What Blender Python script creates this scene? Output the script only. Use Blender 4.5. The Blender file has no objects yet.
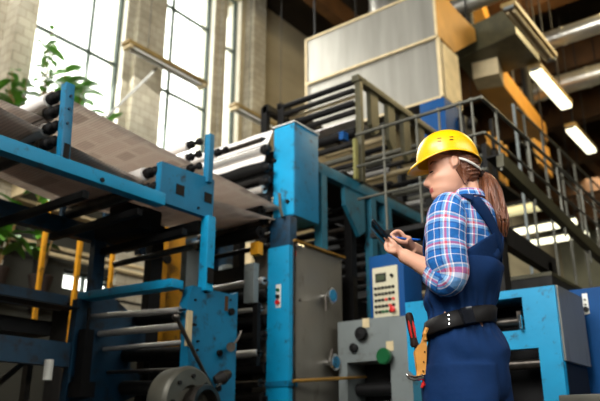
import bpy, bmesh, math, random
from mathutils import Vector, Matrix
random.seed(7)
S = bpy.context.scene
C = S.collection
V = Vector
pi = math.pi

# ------------------------------------------------------------------ camera model
F = 690.0
PITCH = math.atan(240/690)
SP, CP = math.sin(PITCH), math.cos(PITCH)
AZ = math.radians(37.5)
CA, SA = math.cos(AZ), math.sin(AZ)
CAM = V((0, 0, .63))
RT = V((SA, -CA, 0)); FW = V((CA, SA, 0))

def ray(x, y):
    r = x-300; u = 200.5-y
    fw = CP*F-SP*u; up = SP*F+CP*u
    return V((fw*CA+r*SA, fw*SA-r*CA, up))
def P(x, y, X=None, Y=None, Z=None):
    d = ray(x, y)
    t = X/d.x if X is not None else Y/d.y if Y is not None else (Z-.63)/d.z
    return CAM+d*t
def W(x, y, v=0.0, base=2.394):
    r = x-300; u = 200.5-y
    fw = CP*F-SP*u
    return CAM+ray(x, y)*((base+v)/fw)

# ------------------------------------------------------------------ materials
def new_mat(name):
    m = bpy.data.materials.new(name); m.use_nodes = True
    nt = m.node_tree
    return m, nt, nt.nodes['Principled BSDF']
def srgb(c):
    return tuple((x/255/12.92 if x/255 <= .04045 else ((x/255+.055)/1.055)**2.4) for x in c)
def mat(name, col, rough=.5, metal=0., var=.25, scale=6., bump=0., bscale=60., dirt=None, dirt_amt=.5, stretch=(1, 1, 1), coat=0.):
    m, nt, b = new_mat(name)
    N, L = nt.nodes, nt.links
    c = srgb(col)
    tc = N.new('ShaderNodeTexCoord'); mp = N.new('ShaderNodeMapping'); mp.inputs['Scale'].default_value = stretch
    L.new(tc.outputs['Object'], mp.inputs[0])
    nz = N.new('ShaderNodeTexNoise'); nz.inputs['Scale'].default_value = scale; nz.inputs['Detail'].default_value = 6
    L.new(mp.outputs[0], nz.inputs[0])
    rp = N.new('ShaderNodeValToRGB')
    rp.color_ramp.elements[0].position = .3; rp.color_ramp.elements[1].position = .7
    rp.color_ramp.elements[0].color = (*[x*(1-var) for x in c], 1)
    rp.color_ramp.elements[1].color = (*[min(1, x*(1+var)) for x in c], 1)
    L.new(nz.outputs[0], rp.inputs[0])
    out = rp.outputs[0]
    if dirt:
        n2 = N.new('ShaderNodeTexNoise'); n2.inputs['Scale'].default_value = scale*2.3; n2.inputs['Detail'].default_value = 9
        n2.inputs['Roughness'].default_value = .7
        L.new(mp.outputs[0], n2.inputs[0])
        r2 = N.new('ShaderNodeValToRGB'); r2.color_ramp.elements[0].position = .58-.1*dirt_amt; r2.color_ramp.elements[1].position = .72-.1*dirt_amt
        L.new(n2.outputs[0], r2.inputs[0])
        mx = N.new('ShaderNodeMix'); mx.data_type = 'RGBA'
        L.new(r2.outputs[0], mx.inputs[0]); L.new(out, mx.inputs[6]); mx.inputs[7].default_value = (*srgb(dirt), 1)
        out = mx.outputs[2]
    L.new(out, b.inputs['Base Color'])
    b.inputs['Roughness'].default_value = rough; b.inputs['Metallic'].default_value = metal
    b.inputs['Coat Weight'].default_value = coat
    if rough > .55: b.inputs['Specular IOR Level'].default_value = .2
    if bump:
        n3 = N.new('ShaderNodeTexNoise'); n3.inputs['Scale'].default_value = bscale; n3.inputs['Detail'].default_value = 4
        L.new(mp.outputs[0], n3.inputs[0])
        bp = N.new('ShaderNodeBump'); bp.inputs['Strength'].default_value = bump; bp.inputs['Distance'].default_value = .01
        L.new(n3.outputs[0], bp.inputs['Height']); L.new(bp.outputs[0], b.inputs['Normal'])
    return m
def emit(name, col, s):
    m, nt, b = new_mat(name)
    b.inputs['Base Color'].default_value = (*srgb(col), 1)
    b.inputs['Emission Color'].default_value = (*srgb(col), 1); b.inputs['Emission Strength'].default_value = s
    return m
def brick_mat(name, col, mortar, bw, bh, axes='XZ', msize=.012, rough=.85, var=.12):
    m, nt, b = new_mat(name); N, L = nt.nodes, nt.links
    tc = N.new('ShaderNodeTexCoord'); sx = N.new('ShaderNodeSeparateXYZ'); cx = N.new('ShaderNodeCombineXYZ')
    L.new(tc.outputs['Object'], sx.inputs[0])
    if axes == 'XZ':
        ad = N.new('ShaderNodeMath'); ad.operation = 'ADD'; L.new(sx.outputs['X'], ad.inputs[0]); L.new(sx.outputs['Y'], ad.inputs[1])
        L.new(ad.outputs[0], cx.inputs[0]); L.new(sx.outputs['Z'], cx.inputs[1])
    else:
        L.new(sx.outputs['X'], cx.inputs[0]); L.new(sx.outputs['Y'], cx.inputs[1])
    br = N.new('ShaderNodeTexBrick'); L.new(cx.outputs[0], br.inputs[0])
    c = srgb(col)
    br.inputs['Color1'].default_value = (*[x*(1-var) for x in c], 1); br.inputs['Color2'].default_value = (*[min(1, x*(1+var)) for x in c], 1)
    br.inputs['Mortar'].default_value = (*srgb(mortar), 1)
    br.inputs['Scale'].default_value = 1; br.inputs['Brick Width'].default_value = bw; br.inputs['Row Height'].default_value = bh
    br.inputs['Mortar Size'].default_value = msize; br.inputs['Mortar Smooth'].default_value = .3
    nz = N.new('ShaderNodeTexNoise'); nz.inputs['Scale'].default_value = 1.6; nz.inputs['Detail'].default_value = 8
    L.new(tc.outputs['Object'], nz.inputs[0])
    rp = N.new('ShaderNodeValToRGB'); rp.color_ramp.elements[0].position = .3; rp.color_ramp.elements[0].color = (.55, .52, .46, 1)
    rp.color_ramp.elements[1].position = .65; rp.color_ramp.elements[1].color = (1, 1, 1, 1)
    L.new(nz.outputs[0], rp.inputs[0])
    mx = N.new('ShaderNodeMix'); mx.data_type = 'RGBA'; mx.blend_type = 'MULTIPLY'; mx.inputs[0].default_value = .8
    L.new(br.outputs[0], mx.inputs[6]); L.new(rp.outputs[0], mx.inputs[7]); L.new(mx.outputs[2], b.inputs['Base Color'])
    b.inputs['Roughness'].default_value = rough
    return m
def ramp(N, stops, interp='LINEAR'):
    r = N.new('ShaderNodeValToRGB'); r.color_ramp.interpolation = interp
    e = r.color_ramp.elements
    while len(e) < len(stops): e.new(.5)
    for k, (p, c) in enumerate(stops):
        e[k].position = p
    for k, (p, c) in enumerate(stops):
        e[k].color = (*c, 1) if len(c) == 3 else c
    return r
def newsprint():
    m, nt, b = new_mat('newsprint'); N, L = nt.nodes, nt.links
    uv = N.new('ShaderNodeUVMap'); uv.uv_map = 'UVMap'
    sx = N.new('ShaderNodeSeparateXYZ'); L.new(uv.outputs[0], sx.inputs[0])
    # page grid with picture blocks
    br = N.new('ShaderNodeTexBrick'); L.new(uv.outputs[0], br.inputs[0])
    br.offset = .37; br.offset_frequency = 3; br.squash = .62; br.squash_frequency = 2
    br.inputs['Scale'].default_value = 1; br.inputs['Brick Width'].default_value = .27; br.inputs['Row Height'].default_value = .13
    br.inputs['Mortar Size'].default_value = .022; br.inputs['Mortar Smooth'].default_value = .1
    p = srgb((232, 220, 210)); d = srgb((190, 176, 166)); w = srgb((236, 226, 216))
    br.inputs['Color1'].default_value = (*d, 1); br.inputs['Color2'].default_value = (*p, 1); br.inputs['Mortar'].default_value = (*w, 1)
    br.inputs['Bias'].default_value = .5
    # text lines
    wv = N.new('ShaderNodeTexWave'); wv.wave_type = 'BANDS'; wv.bands_direction = 'Y'; wv.inputs['Scale'].default_value = 14
    wv.inputs['Distortion'].default_value = .2
    L.new(uv.outputs[0], wv.inputs[0])
    rp = ramp(N, [(.35, (.84, .84, .84)), (.6, (1, 1, 1))]); L.new(wv.outputs[0], rp.inputs[0])
    mx = N.new('ShaderNodeMix'); mx.data_type = 'RGBA'; mx.blend_type = 'MULTIPLY'; mx.inputs[0].default_value = 1
    L.new(br.outputs[0], mx.inputs[6]); L.new(rp.outputs[0], mx.inputs[7])
    L.new(mx.outputs[2], b.inputs['Base Color']); b.inputs['Roughness'].default_value = .8
    # paper lets a little light through
    tr = N.new('ShaderNodeBsdfTranslucent'); L.new(mx.outputs[2], tr.inputs[0])
    ms = N.new('ShaderNodeMixShader'); ms.inputs[0].default_value = .5
    out = N['Material Output']
    L.new(b.outputs[0], ms.inputs[1]); L.new(tr.outputs[0], ms.inputs[2]); L.new(ms.outputs[0], out.inputs[0])
    return m
def plaid():
    m, nt, b = new_mat('plaid_flannel'); N, L = nt.nodes, nt.links
    uv = N.new('ShaderNodeUVMap'); uv.uv_map = 'UVMap'
    sx = N.new('ShaderNodeSeparateXYZ'); L.new(uv.outputs[0], sx.inputs[0])
    blue = srgb((14, 100, 176)); lb = srgb((130, 176, 216)); wh = srgb((240, 236, 240)); rd = srgb((220, 84, 104)); nv = srgb((22, 56, 116))
    def axis(o, per):
        mu = N.new('ShaderNodeMath'); mu.operation = 'DIVIDE'; L.new(sx.outputs[o], mu.inputs[0]); mu.inputs[1].default_value = per
        fr = N.new('ShaderNodeMath'); fr.operation = 'FRACT'; L.new(mu.outputs[0], fr.inputs[0])
        r = ramp(N, [(0, blue), (.26, wh), (.31, lb), (.38, rd), (.47, wh), (.52, lb), (.62, nv), (.68, blue), (.86, wh), (.90, blue)], 'CONSTANT')
        L.new(fr.outputs[0], r.inputs[0]); return r
    a = axis('X', .088); c = axis('Y', .088)
    mx = N.new('ShaderNodeMix'); mx.data_type = 'RGBA'; mx.inputs[0].default_value = .5
    L.new(a.outputs[0], mx.inputs[6]); L.new(c.outputs[0], mx.inputs[7]); L.new(mx.outputs[2], b.inputs['Base Color'])
    b.inputs['Roughness'].default_value = .85
    nz = N.new('ShaderNodeTexNoise'); nz.inputs['Scale'].default_value = 22; nz.inputs['Detail'].default_value = 3
    tc = N.new('ShaderNodeTexCoord'); L.new(tc.outputs['Object'], nz.inputs[0])
    bp = N.new('ShaderNodeBump'); bp.inputs['Strength'].default_value = .7; bp.inputs['Distance'].default_value = .02
    L.new(nz.outputs[0], bp.inputs['Height']); L.new(bp.outputs[0], b.inputs['Normal'])
    return m
def glass_mat():
    m, nt, b = new_mat('window_glass'); N, L = nt.nodes, nt.links
    t = N.new('ShaderNodeBsdfTransparent'); t.inputs[0].default_value = (.97, .98, .96, 1)
    g = N.new('ShaderNodeBsdfGlossy'); g.inputs['Roughness'].default_value = .05
    ms = N.new('ShaderNodeMixShader'); ms.inputs[0].default_value = .05
    L.new(t.outputs[0], ms.inputs[1]); L.new(g.outputs[0], ms.inputs[2]); L.new(ms.outputs[0], N['Material Output'].inputs[0])
    return m

M = dict(
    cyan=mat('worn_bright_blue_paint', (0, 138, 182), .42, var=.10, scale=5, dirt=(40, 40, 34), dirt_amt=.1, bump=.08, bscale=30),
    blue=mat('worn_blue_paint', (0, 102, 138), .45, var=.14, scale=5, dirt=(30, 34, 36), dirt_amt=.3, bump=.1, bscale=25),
    dblue=mat('grimy_shaded_blue_paint', (2, 50, 74), .5, var=.2, scale=4, dirt=(16, 18, 22), dirt_amt=.6),  # press blue with grime, darkened for the shade on far and low frames
    teal=mat('dull_teal_paint', (14, 82, 100), .5, var=.15, dirt=(30, 32, 30), dirt_amt=.4),
    navy=mat('deep_blue_cabinet_paint', (0, 62, 114), .6, var=.1),
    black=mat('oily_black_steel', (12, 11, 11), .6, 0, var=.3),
    dark=mat('dark_machine_iron', (24, 22, 20), .6, 0, var=.4, scale=12),
    steel=mat('polished_roller_steel', (196, 192, 186), .25, .6, var=.12, scale=20),
    dsteel=mat('dull_roller_steel', (86, 80, 74), .32, .9, var=.3, scale=14),
    rail=mat('scuffed_grey_pipe', (88, 86, 76), .45, .5, var=.2),
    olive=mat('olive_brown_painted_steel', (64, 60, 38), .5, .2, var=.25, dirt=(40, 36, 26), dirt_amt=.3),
    cab=mat('brushed_grey_cabinet_steel', (124, 120, 110), .38, .55, var=.12, scale=3, dirt=(86, 76, 62), dirt_amt=.1, stretch=(1, 1, .3), bump=.05),
    cabl=mat('light_grey_machine_paint', (112, 118, 116), .5, .1, var=.1, scale=3, dirt=(84, 84, 78), dirt_amt=.1),
    hood=mat('streaked_galvanised_sheet', (146, 143, 134), .38, .45, var=.16, scale=2.2, bump=.05, stretch=(1, 3, .35)),
    seam=mat('pale_tan_edge_trim', (196, 176, 136), .55, .1, var=.15),
    ochre=mat('ochre_lamplight_panel', (190, 136, 58), .6, var=.18, scale=2.5),  # warm lamplight put into the base colour
    brown=mat('brown_board', (74, 48, 22), .7, var=.25, scale=3),
    tan=mat('tan_lamp_housing', (128, 104, 56), .55, var=.18),
    cream=mat('cream_panel_enamel', (190, 182, 154), .5, var=.06),
    lime=mat('faded_yellow_green_paint', (108, 104, 50), .55, var=.2),
    yellow=mat('chipped_yellow_paint', (206, 140, 16), .5, var=.15, dirt=(80, 56, 20), dirt_amt=.3),
    wall=brick_mat('pale_painted_brick', (176, 168, 148), (146, 136, 116), .22, .15, msize=.008),
    wallc=mat('stained_concrete_panel', (160, 148, 120), .85, var=.18, scale=1.2, bump=.3, bscale=8, stretch=(.5, 1, 1.5)),
    wallg=mat('grey_green_plaster', (54, 53, 46), .85, var=.15, scale=1.5),
    walld=mat('dim_far_plaster', (128, 126, 106), .85, var=.3, scale=.8),
    jamb=mat('white_window_plaster', (238, 232, 214), .8, var=.05),
    frame=mat('dark_green_window_steel', (58, 70, 62), .5, .2),
    ceil=mat('sooty_ceiling', (40, 33, 24), .9, var=.35, scale=1.2),
    floor=mat('oiled_concrete_floor', (64, 58, 50), .5, var=.25, scale=1.5, dirt=(40, 36, 32), dirt_amt=.5),
    foil=mat('silver_duct_foil', (200, 198, 190), .28, .9, var=.1, scale=6, bump=.4, bscale=14),
    tube=emit('lit_lamp_diffuser', (255, 250, 214), 3.0),
    tubed=emit('dim_lamp_diffuser', (225, 214, 160), .9),
    paper=newsprint(),
    wpaper=mat('blank_white_paper', (226, 220, 214), .75, var=.04),
    leaf=mat('glossy_houseplant_leaf', (86, 138, 40), .4, var=.35, scale=5),
    leafd=mat('dark_houseplant_leaf', (40, 74, 26), .45, var=.3, scale=5),
    stem=mat('brown_plant_stem', (110, 84, 48), .7),
    pot=mat('dark_brown_flower_pot', (44, 34, 28), .7),
    glass=glass_mat(),
    red=mat('red_plastic', (196, 30, 26), .35, var=.08),
    green=mat('green_enamel', (18, 84, 44), .3, var=.12),
    white=mat('off_white_enamel', (214, 212, 202), .4, var=.06),
    lcd=mat('dark_green_display', (58, 66, 46), .2),
    brass=mat('worn_brass_rod', (176, 132, 60), .35, .7, var=.2),
    orange=mat('orange_plastic', (206, 92, 36), .5),
    skin=mat('fair_skin', (218, 162, 134), .48, var=.04, scale=8),
    lip=mat('rosy_lips', (196, 96, 88), .4, var=.05),
    lash=mat('dark_lashes', (40, 24, 18), .6),
    hair=mat('auburn_hair', (104, 58, 32), .38, var=.45, scale=16, stretch=(3, 3, .4), bump=.6, bscale=60),
    helmet=mat('glossy_yellow_helmet', (250, 190, 0), .34, var=.03, coat=.15),
    lining=mat('white_helmet_harness', (220, 216, 204), .6),
    plaid=plaid(),
    denim=mat('navy_workwear_twill', (6, 40, 82), .85, var=.14, scale=9, bump=1., bscale=9),
    webbing=mat('black_nylon_webbing', (22, 20, 20), .6, var=.2),
    leather=mat('tan_leather', (206, 140, 56), .55, var=.12, scale=20),
    boot=mat('black_boot_leather', (24, 22, 20), .45),
    phone=mat('black_phone_glass', (26, 28, 34), .12, .2),
    pen=mat('blue_pen_plastic', (20, 96, 190), .3),
    chrome=mat('bright_chrome', (220, 220, 220), .12, 1., var=.05),
)

# ------------------------------------------------------------------ mesh building
class MB:
    def __init__(s): s.bm = bmesh.new(); s.uvs = None
    def _box(s, M4, bev=0):
        r = bmesh.ops.create_cube(s.bm, size=1, matrix=M4)
        if bev:
            es = list({e for v in r['verts'] for e in v.link_edges})
            bmesh.ops.bevel(s.bm, geom=es, offset=bev, segments=2, affect='EDGES', profile=.7)
    def box(s, a, b, bev=0):
        a, b = V(a), V(b); c = (a+b)/2; d = b-a
        s._box(Matrix.Translation(c) @ Matrix.Diagonal((*[max(abs(x), .0005) for x in d], 1)), bev); return s
    def bar(s, p, q, w, h, up=(0, 0, 1), bev=0):
        p, q = V(p), V(q); z = (q-p); L = z.length; z.normalize()
        u = V(up)
        if abs(z.dot(u)) > .98: u = V((0, 1, 0))
        x = u.cross(z).normalized(); y = z.cross(x)
        R = Matrix((x, y, z)).transposed().to_4x4()
        s._box(Matrix.Translation((p+q)/2) @ R @ Matrix.Diagonal((w, h, L, 1)), bev); return s
    def tube(s, p, q, r, n=16, r2=None):
        p, q = V(p), V(q); z = (q-p).normalized()
        R = z.to_track_quat('Z', 'Y').to_matrix().to_4x4()
        bmesh.ops.create_cone(s.bm, cap_ends=True, segments=n, radius1=r, radius2=r if r2 is None else r2, depth=(q-p).length, matrix=Matrix.Translation((p+q)/2) @ R); return s
    def path(s, pts, r, n=10):
        pts = [V(p) for p in pts]
        rings = []
        for i, p in enumerate(pts):
            t = (pts[min(i+1, len(pts)-1)]-pts[max(i-1, 0)]).normalized()
            q = t.to_track_quat('Z', 'Y').to_matrix()
            rr = r[i] if isinstance(r, (list, tuple)) else r
            rings.append([s.bm.verts.new(p+q @ V((rr*math.cos(2*pi*k/n), rr*math.sin(2*pi*k/n), 0))) for k in range(n)])
        for a, b in zip(rings, rings[1:]):
            for k in range(n): s.bm.faces.new((a[k], a[(k+1) % n], b[(k+1) % n], b[k]))
        s.bm.faces.new(rings[0][::-1]); s.bm.faces.new(rings[-1]); return s
    def prism(s, pts, ext):
        """closed polygon in 3D, extruded by vector ext"""
        pts = [V(p) for p in pts]; ext = V(ext)
        a = [s.bm.verts.new(p) for p in pts]; b = [s.bm.verts.new(p+ext) for p in pts]; n = len(a)
        s.bm.faces.new(a); s.bm.faces.new(b[::-1])
        for k in range(n): s.bm.faces.new((a[k], b[k], b[(k+1) % n], a[(k+1) % n]))
        return s
    def lathe(s, c, axis, prof, n=28):
        """prof: (distance along axis, radius)"""
        c = V(c); q = V(axis).normalized().to_track_quat('Z', 'Y').to_matrix()
        rings = []
        for (h, r) in prof:
            rings.append([s.bm.verts.new(c+q @ V((max(r, .0003)*math.cos(2*pi*k/n), max(r, .0003)*math.sin(2*pi*k/n), h))) for k in range(n)])
        for a, b in zip(rings, rings[1:]):
            for k in range(n): s.bm.faces.new((a[k], a[(k+1) % n], b[(k+1) % n], b[k]))
        s.bm.faces.new(rings[0][::-1]); s.bm.faces.new(rings[-1]); return s
    def sphere(s, c, r, sc=(1, 1, 1), n=16):
        bmesh.ops.create_uvsphere(s.bm, u_segments=n, v_segments=n//2+2, radius=r, matrix=Matrix.Translation(V(c)) @ Matrix.Diagonal((*sc, 1))); return s
    def grid(s, rows, close_u=False, uvs=None, cap=False):
        lay = (s.bm.loops.layers.uv.get('UVMap') or s.bm.loops.layers.uv.new('UVMap')) if uvs else None
        vs = [[s.bm.verts.new(V(p)) for p in r] for r in rows]
        m = len(vs[0])
        for i in range(len(vs)-1):
            for k in range(m if close_u else m-1):
                k2 = (k+1) % m
                f = s.bm.faces.new((vs[i][k], vs[i][k2], vs[i+1][k2], vs[i+1][k]))
                if uvs:
                    def g(a, b): return uvs[a][b]
                    kk = k+1
                    for lp, (a, b) in zip(f.loops, ((i, k), (i, kk), (i+1, kk), (i+1, k))): lp[lay].uv = g(a, b)
        if cap:
            s.bm.faces.new(vs[0][::-1]); s.bm.faces.new(vs[-1])
        return s
    def islands(s):
        s.bm.verts.ensure_lookup_table(); s.bm.verts.index_update()
        seen = set(); out = []
        for v in s.bm.verts:
            if v.index in seen: continue
            st = [v]; seen.add(v.index); isl = []
            while st:
                w = st.pop(); isl.append(w)
                for e in w.link_edges:
                    o = e.other_vert(w)
                    if o.index not in seen: seen.add(o.index); st.append(o)
            out.append(isl)
        return out
    def clusters(s, gap=.004):
        isl = s.islands()
        bb = [[min(v.co[k] for v in i)-gap/2 for k in range(3)]+[max(v.co[k] for v in i)+gap/2 for k in range(3)] for i in isl]
        par = list(range(len(isl)))
        def f(a):
            while par[a] != a: a = par[a]
            return a
        for a in range(len(isl)):
            for c in range(a):
                if all(bb[a][k] <= bb[c][k+3] and bb[c][k] <= bb[a][k+3] for k in range(3)): par[f(a)] = f(c)
        g = {}
        for a in range(len(isl)): g.setdefault(f(a), []).extend(isl[a])
        return list(g.values())
    def build(s, name, m, parent=None, smooth=True, sharp=35, split=True):
        if split and parent is not None:
            cl = s.clusters()
            if len(cl) > 1:
                first = None
                for vs in cl:
                    n = MB(); mp = {}
                    for v in vs: mp[v] = n.bm.verts.new(v.co)
                    for fc in {fc for v in vs for fc in v.link_faces}: n.bm.faces.new([mp[v] for v in fc.verts])
                    o = n.build(name, m, parent, smooth, sharp, False); first = first or o
                s.bm.free(); return first
        bmesh.ops.recalc_face_normals(s.bm, faces=s.bm.faces)
        vs = s.bm.verts
        if parent is not None:
            o0 = parent_world(parent)
        else:
            lo = V((min(v.co.x for v in vs), min(v.co.y for v in vs), min(v.co.z for v in vs)))
            hi = V((max(v.co.x for v in vs), max(v.co.y for v in vs), max(v.co.z for v in vs)))
            o0 = V(((lo.x+hi.x)/2, (lo.y+hi.y)/2, lo.z))
        bmesh.ops.translate(s.bm, verts=vs, vec=-o0)
        me = bpy.data.meshes.new(name); s.bm.to_mesh(me); s.bm.free()
        me.materials.append(m)
        for p in me.polygons: p.use_smooth = smooth
        if smooth and sharp: me.set_sharp_from_angle(angle=math.radians(sharp))
        o = bpy.data.objects.new(name, me); C.objects.link(o)
        if parent is not None: o.parent = parent
        else: o.location = o0
        return o
def parent_world(p):
    w = V((0, 0, 0))
    while p is not None: w += p.location; p = p.parent
    return w
def thing(name, loc, label, cat, group=None):
    o = bpy.data.objects.new(name, None); C.objects.link(o); o.location = loc; o.empty_display_size = .1
    o['label'] = label; o['category'] = cat
    if group: o['group'] = group
    return o
def tag(o, label, cat, group=None, kind=None):
    o['label'] = label; o['category'] = cat
    if group: o['group'] = group
    if kind: o['kind'] = kind
    return o
def struct(o): o['kind'] = 'structure'; return o
def copy_tree(o, loc, label, parent=None):
    c = o.copy(); C.objects.link(c)
    if parent is not None: c.parent = parent
    else: c.location = loc; c['label'] = label
    for ch in list(o.children): copy_tree(ch, None, None, c)
    return c
YN, YF = 3.2, 4.15

# ================================================================== SETTING
WY = 9.0
struct(MB().box((-5, -7, -.2), (32, WY+1, 0)).build('floor', M['floor']))
struct(MB().box((-5, -7, 10.2), (32, WY+1, 10.4)).build('ceiling', M['ceil']))
# left wall with three tall windows: pieces between openings
SILL, TOPW = 4.3, 9.9
wins = [(4.68, 6.6), (7.45, 8.8), (9.12, 9.6)]
# lower wall, with a low strip window
LW = (5.9, 7.6, 2.78, 3.08)
b = MB().box((-5, WY, 0), (32, WY+.4, LW[2])).box((-5, WY, LW[2]), (LW[0], WY+.4, SILL)).box((LW[1], WY, LW[2]), (32, WY+.4, SILL)).box((LW[0], WY, LW[3]), (LW[1], WY+.4, SILL))
struct(b.build('wall_left', M['wallg'], smooth=False))
struct(MB().box((-5, WY, SILL), (wins[0][0], WY+.4, 10.2)).box((4.4, WY-.35, 2.4), (4.72, WY, 10.2)).build('trim_1', M['wall'], smooth=False))
struct(MB().box((wins[0][1], WY, SILL), (wins[1][0], WY+.4, 10.2)).box((6.76, WY-.12, 2.4), (7.40, WY, 10.2)).build('trim_2', M['wall'], smooth=False))
struct(MB().box((wins[1][1], WY, SILL), (wins[2][0], WY+.4, 10.2)).box((8.96, WY-.08, 2.4), (9.08, WY, 10.2)).build('trim_3', M['wall'], smooth=False))
struct(MB().box((wins[2][1], WY, SILL), (32, WY+.4, 10.2)).build('wall_left_upper', M['wallc'], smooth=False))
struct(MB().box((9.75, WY-.25, 2.4), (10.15, WY, 10.2)).build('trim_4', M['wall'], smooth=False))
for i, (x0, x1) in enumerate(wins):
    fr = MB(); yy = WY+.16
    if i < 2:
        xs = [x0+.02, 5.99, x1-.04] if i == 0 else [x0+.02, 7.79, x1-.03]
        zs = [SILL+.03, 6.91, 9.0, TOPW] if i == 0 else [SILL+.03, 6.9, 8.76, TOPW]
    else: xs = [x0+.03, x1-.03]; zs = [SILL+.03, 8.62, TOPW]
    for k, x in enumerate(xs):
        w = .06 if k in (0, len(xs)-1) else .03
        fr.box((x-w/2, yy-.04, SILL), (x+w/2, yy+.04, TOPW))
    for k, z in enumerate(zs): fr.box((x0, yy-.03, z-.024), (x1, yy+.03, z+.024))
    o = struct(fr.build('window_%d' % (i+1), M['frame'], smooth=False))
    MB().box((x0, yy+.045, SILL), (x1, yy+.053, TOPW)).build('window_glass', M['glass'], o)
    MB().box((x0, WY+.0, SILL), (x0+.012, yy+.24, TOPW)).box((x1-.012, WY, SILL), (x1, yy+.24, TOPW)).box((x0, WY-.08, SILL-.06), (x1, yy+.24, SILL)).build('window_jamb', M['jamb'], o)
fr = MB(); yy = WY+.16
for x in (5.92, 6.35, 6.8, 7.2, 7.58): fr.box((x-.025, yy-.03, LW[2]), (x+.025, yy+.03, LW[3]))
for z in (LW[2]+.02, LW[3]-.02): fr.box((LW[0], yy-.03, z-.02), (LW[1], yy+.03, z+.02))
o = struct(fr.build('window_4', M['frame'])); MB().box((LW[0], yy+.035, LW[2]), (LW[1], yy+.042, LW[3])).build('window_glass', M['glass'], o)
# far wall and unseen enclosing walls (behind the camera, with window bays)
struct(MB().box((31, -7, 0), (31.3, WY, 10.2)).build('wall_far', M['walld']))
struct(MB().box((-5, -7, 0), (31, -6.8, 4.5)).box((-5, -7, 8.5), (31, -6.8, 10.2)).box((7, -7, 4.5), (31, -6.8, 8.5)).box((-5, -7, 4.5), (-2, -6.8, 8.5)).build('wall_right', M['wallg']))
struct(MB().box((-5.2, -7, 0), (-5, WY, 3.2)).box((-5.2, -7, 8.8), (-5, WY, 10.2)).box((-5.2, 5.5, 3.2), (-5, WY, 8.8)).box((-5.2, -7, 3.2), (-5, -2, 8.8)).build('wall_back', M['wallg']))
# ceiling girders
g0 = None
for k, x in enumerate((12.4, 15.4, 18.4, 21.4, 24.6, 28)):
    struct(MB().box((x, -6.8, 9.0), (x+.35, WY, 10.2)).build('trim_%d' % (5+k), M['brown']))
for k, y in enumerate((7.2, 5.2, 1.2, -1.2)):
    struct(MB().box((-4.9, y, 9.4), (31, y+.28, 9.85)).build('trim_%d' % (11+k), M['brown']))

# heating pipes along the window wall
pt = thing('heating_pipes', (6, WY-.2, 2.5), 'pair of long pale heating pipes running low along the window wall', 'pipe')
for z, y in ((3.32, .12), (3.19, .2), (2.42, .15)):
    MB().tube((0, WY-y, z), (13, WY-y, z), .035).build('pipe', M['seam'] if z > 3.1 else M['dsteel'], pt)
b = MB()
for x in (1, 3.2, 5.4, 7.6, 9.8, 12): b.box((x-.02, WY-.25, 2.35), (x+.02, WY, 3.38))
b.build('bracket', M['dark'], pt)
tag(MB().box((6.05, WY-.5, 2.3), (7.9, WY-.42, 2.36)).box((6.05, WY-.5, 2.62), (7.9, WY-.44, 2.65)).box((6.05, WY-.5, 2.82), (7.9, WY-.44, 2.85)).box((6.1, WY-.5, 0), (6.14, WY-.44, 2.9)).box((7.8, WY-.5, 0), (7.84, WY-.44, 2.9)).build('guard_rail', M['black']), 'black low guard rail crossing in front of the strip window', 'railing')

# ================================================================== hanging unlit lamp battens near windows
def batten(p, q, label, name='lamp_batten'):
    p, q = V(p), V(q); d = (q-p)
    t = thing(name, p, label, 'lamp', 'tan lamp battens hung before the window wall')
    n = d.normalized()
    MB().bar(p, q, .17, .06, bev=.01).build('housing', M['tan'], t)
    b = MB()
    for s in (-.045, .045): b.tube(p+n*.12+V((0, s, -.055)), q-n*.12+V((0, s, -.055)), .019, 10)
    b.build('tube_lamp', M['white'], t)
    b = MB()
    for e in (p+n*.06, q-n*.06): b.box(e+V((-.03, -.08, -.08)), e+V((.03, .08, -.03)))
    b.build('end_cap', M['seam'], t)
    MB().tube(p+n*.4+V((0, 0, .03)), p+n*.4+V((0, 0, 10.2-p.z)), .006, 6).tube(q-n*.4+V((0, 0, .03)), q-n*.4+V((0, 0, 10.2-p.z)), .006, 6).build('hanger', M['dark'], t)
    return t
batten((5.13, 7, 5.86), (6.68, 7, 5.86), 'tan lamp batten hanging across the brick pier between the windows')
batten((7.31, 7, 5.78), (8.95, 7, 5.78), 'tan lamp batten hanging above the blue gearbox')
t_ = batten((4.2, 6.4, 6.62), (5.38, 6.4, 6.62), 'tan lamp batten cut by the top edge, before the left window')
# tie cable from the web stand up to the first batten
tag(MB().tube(P(92, 131, Y=7.4), P(157, 68, Y=8.84), .02, 8).build('tie_rod', M['olive']), 'thin olive diagonal rod rising in front of the brick pier', 'rod')

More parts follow.
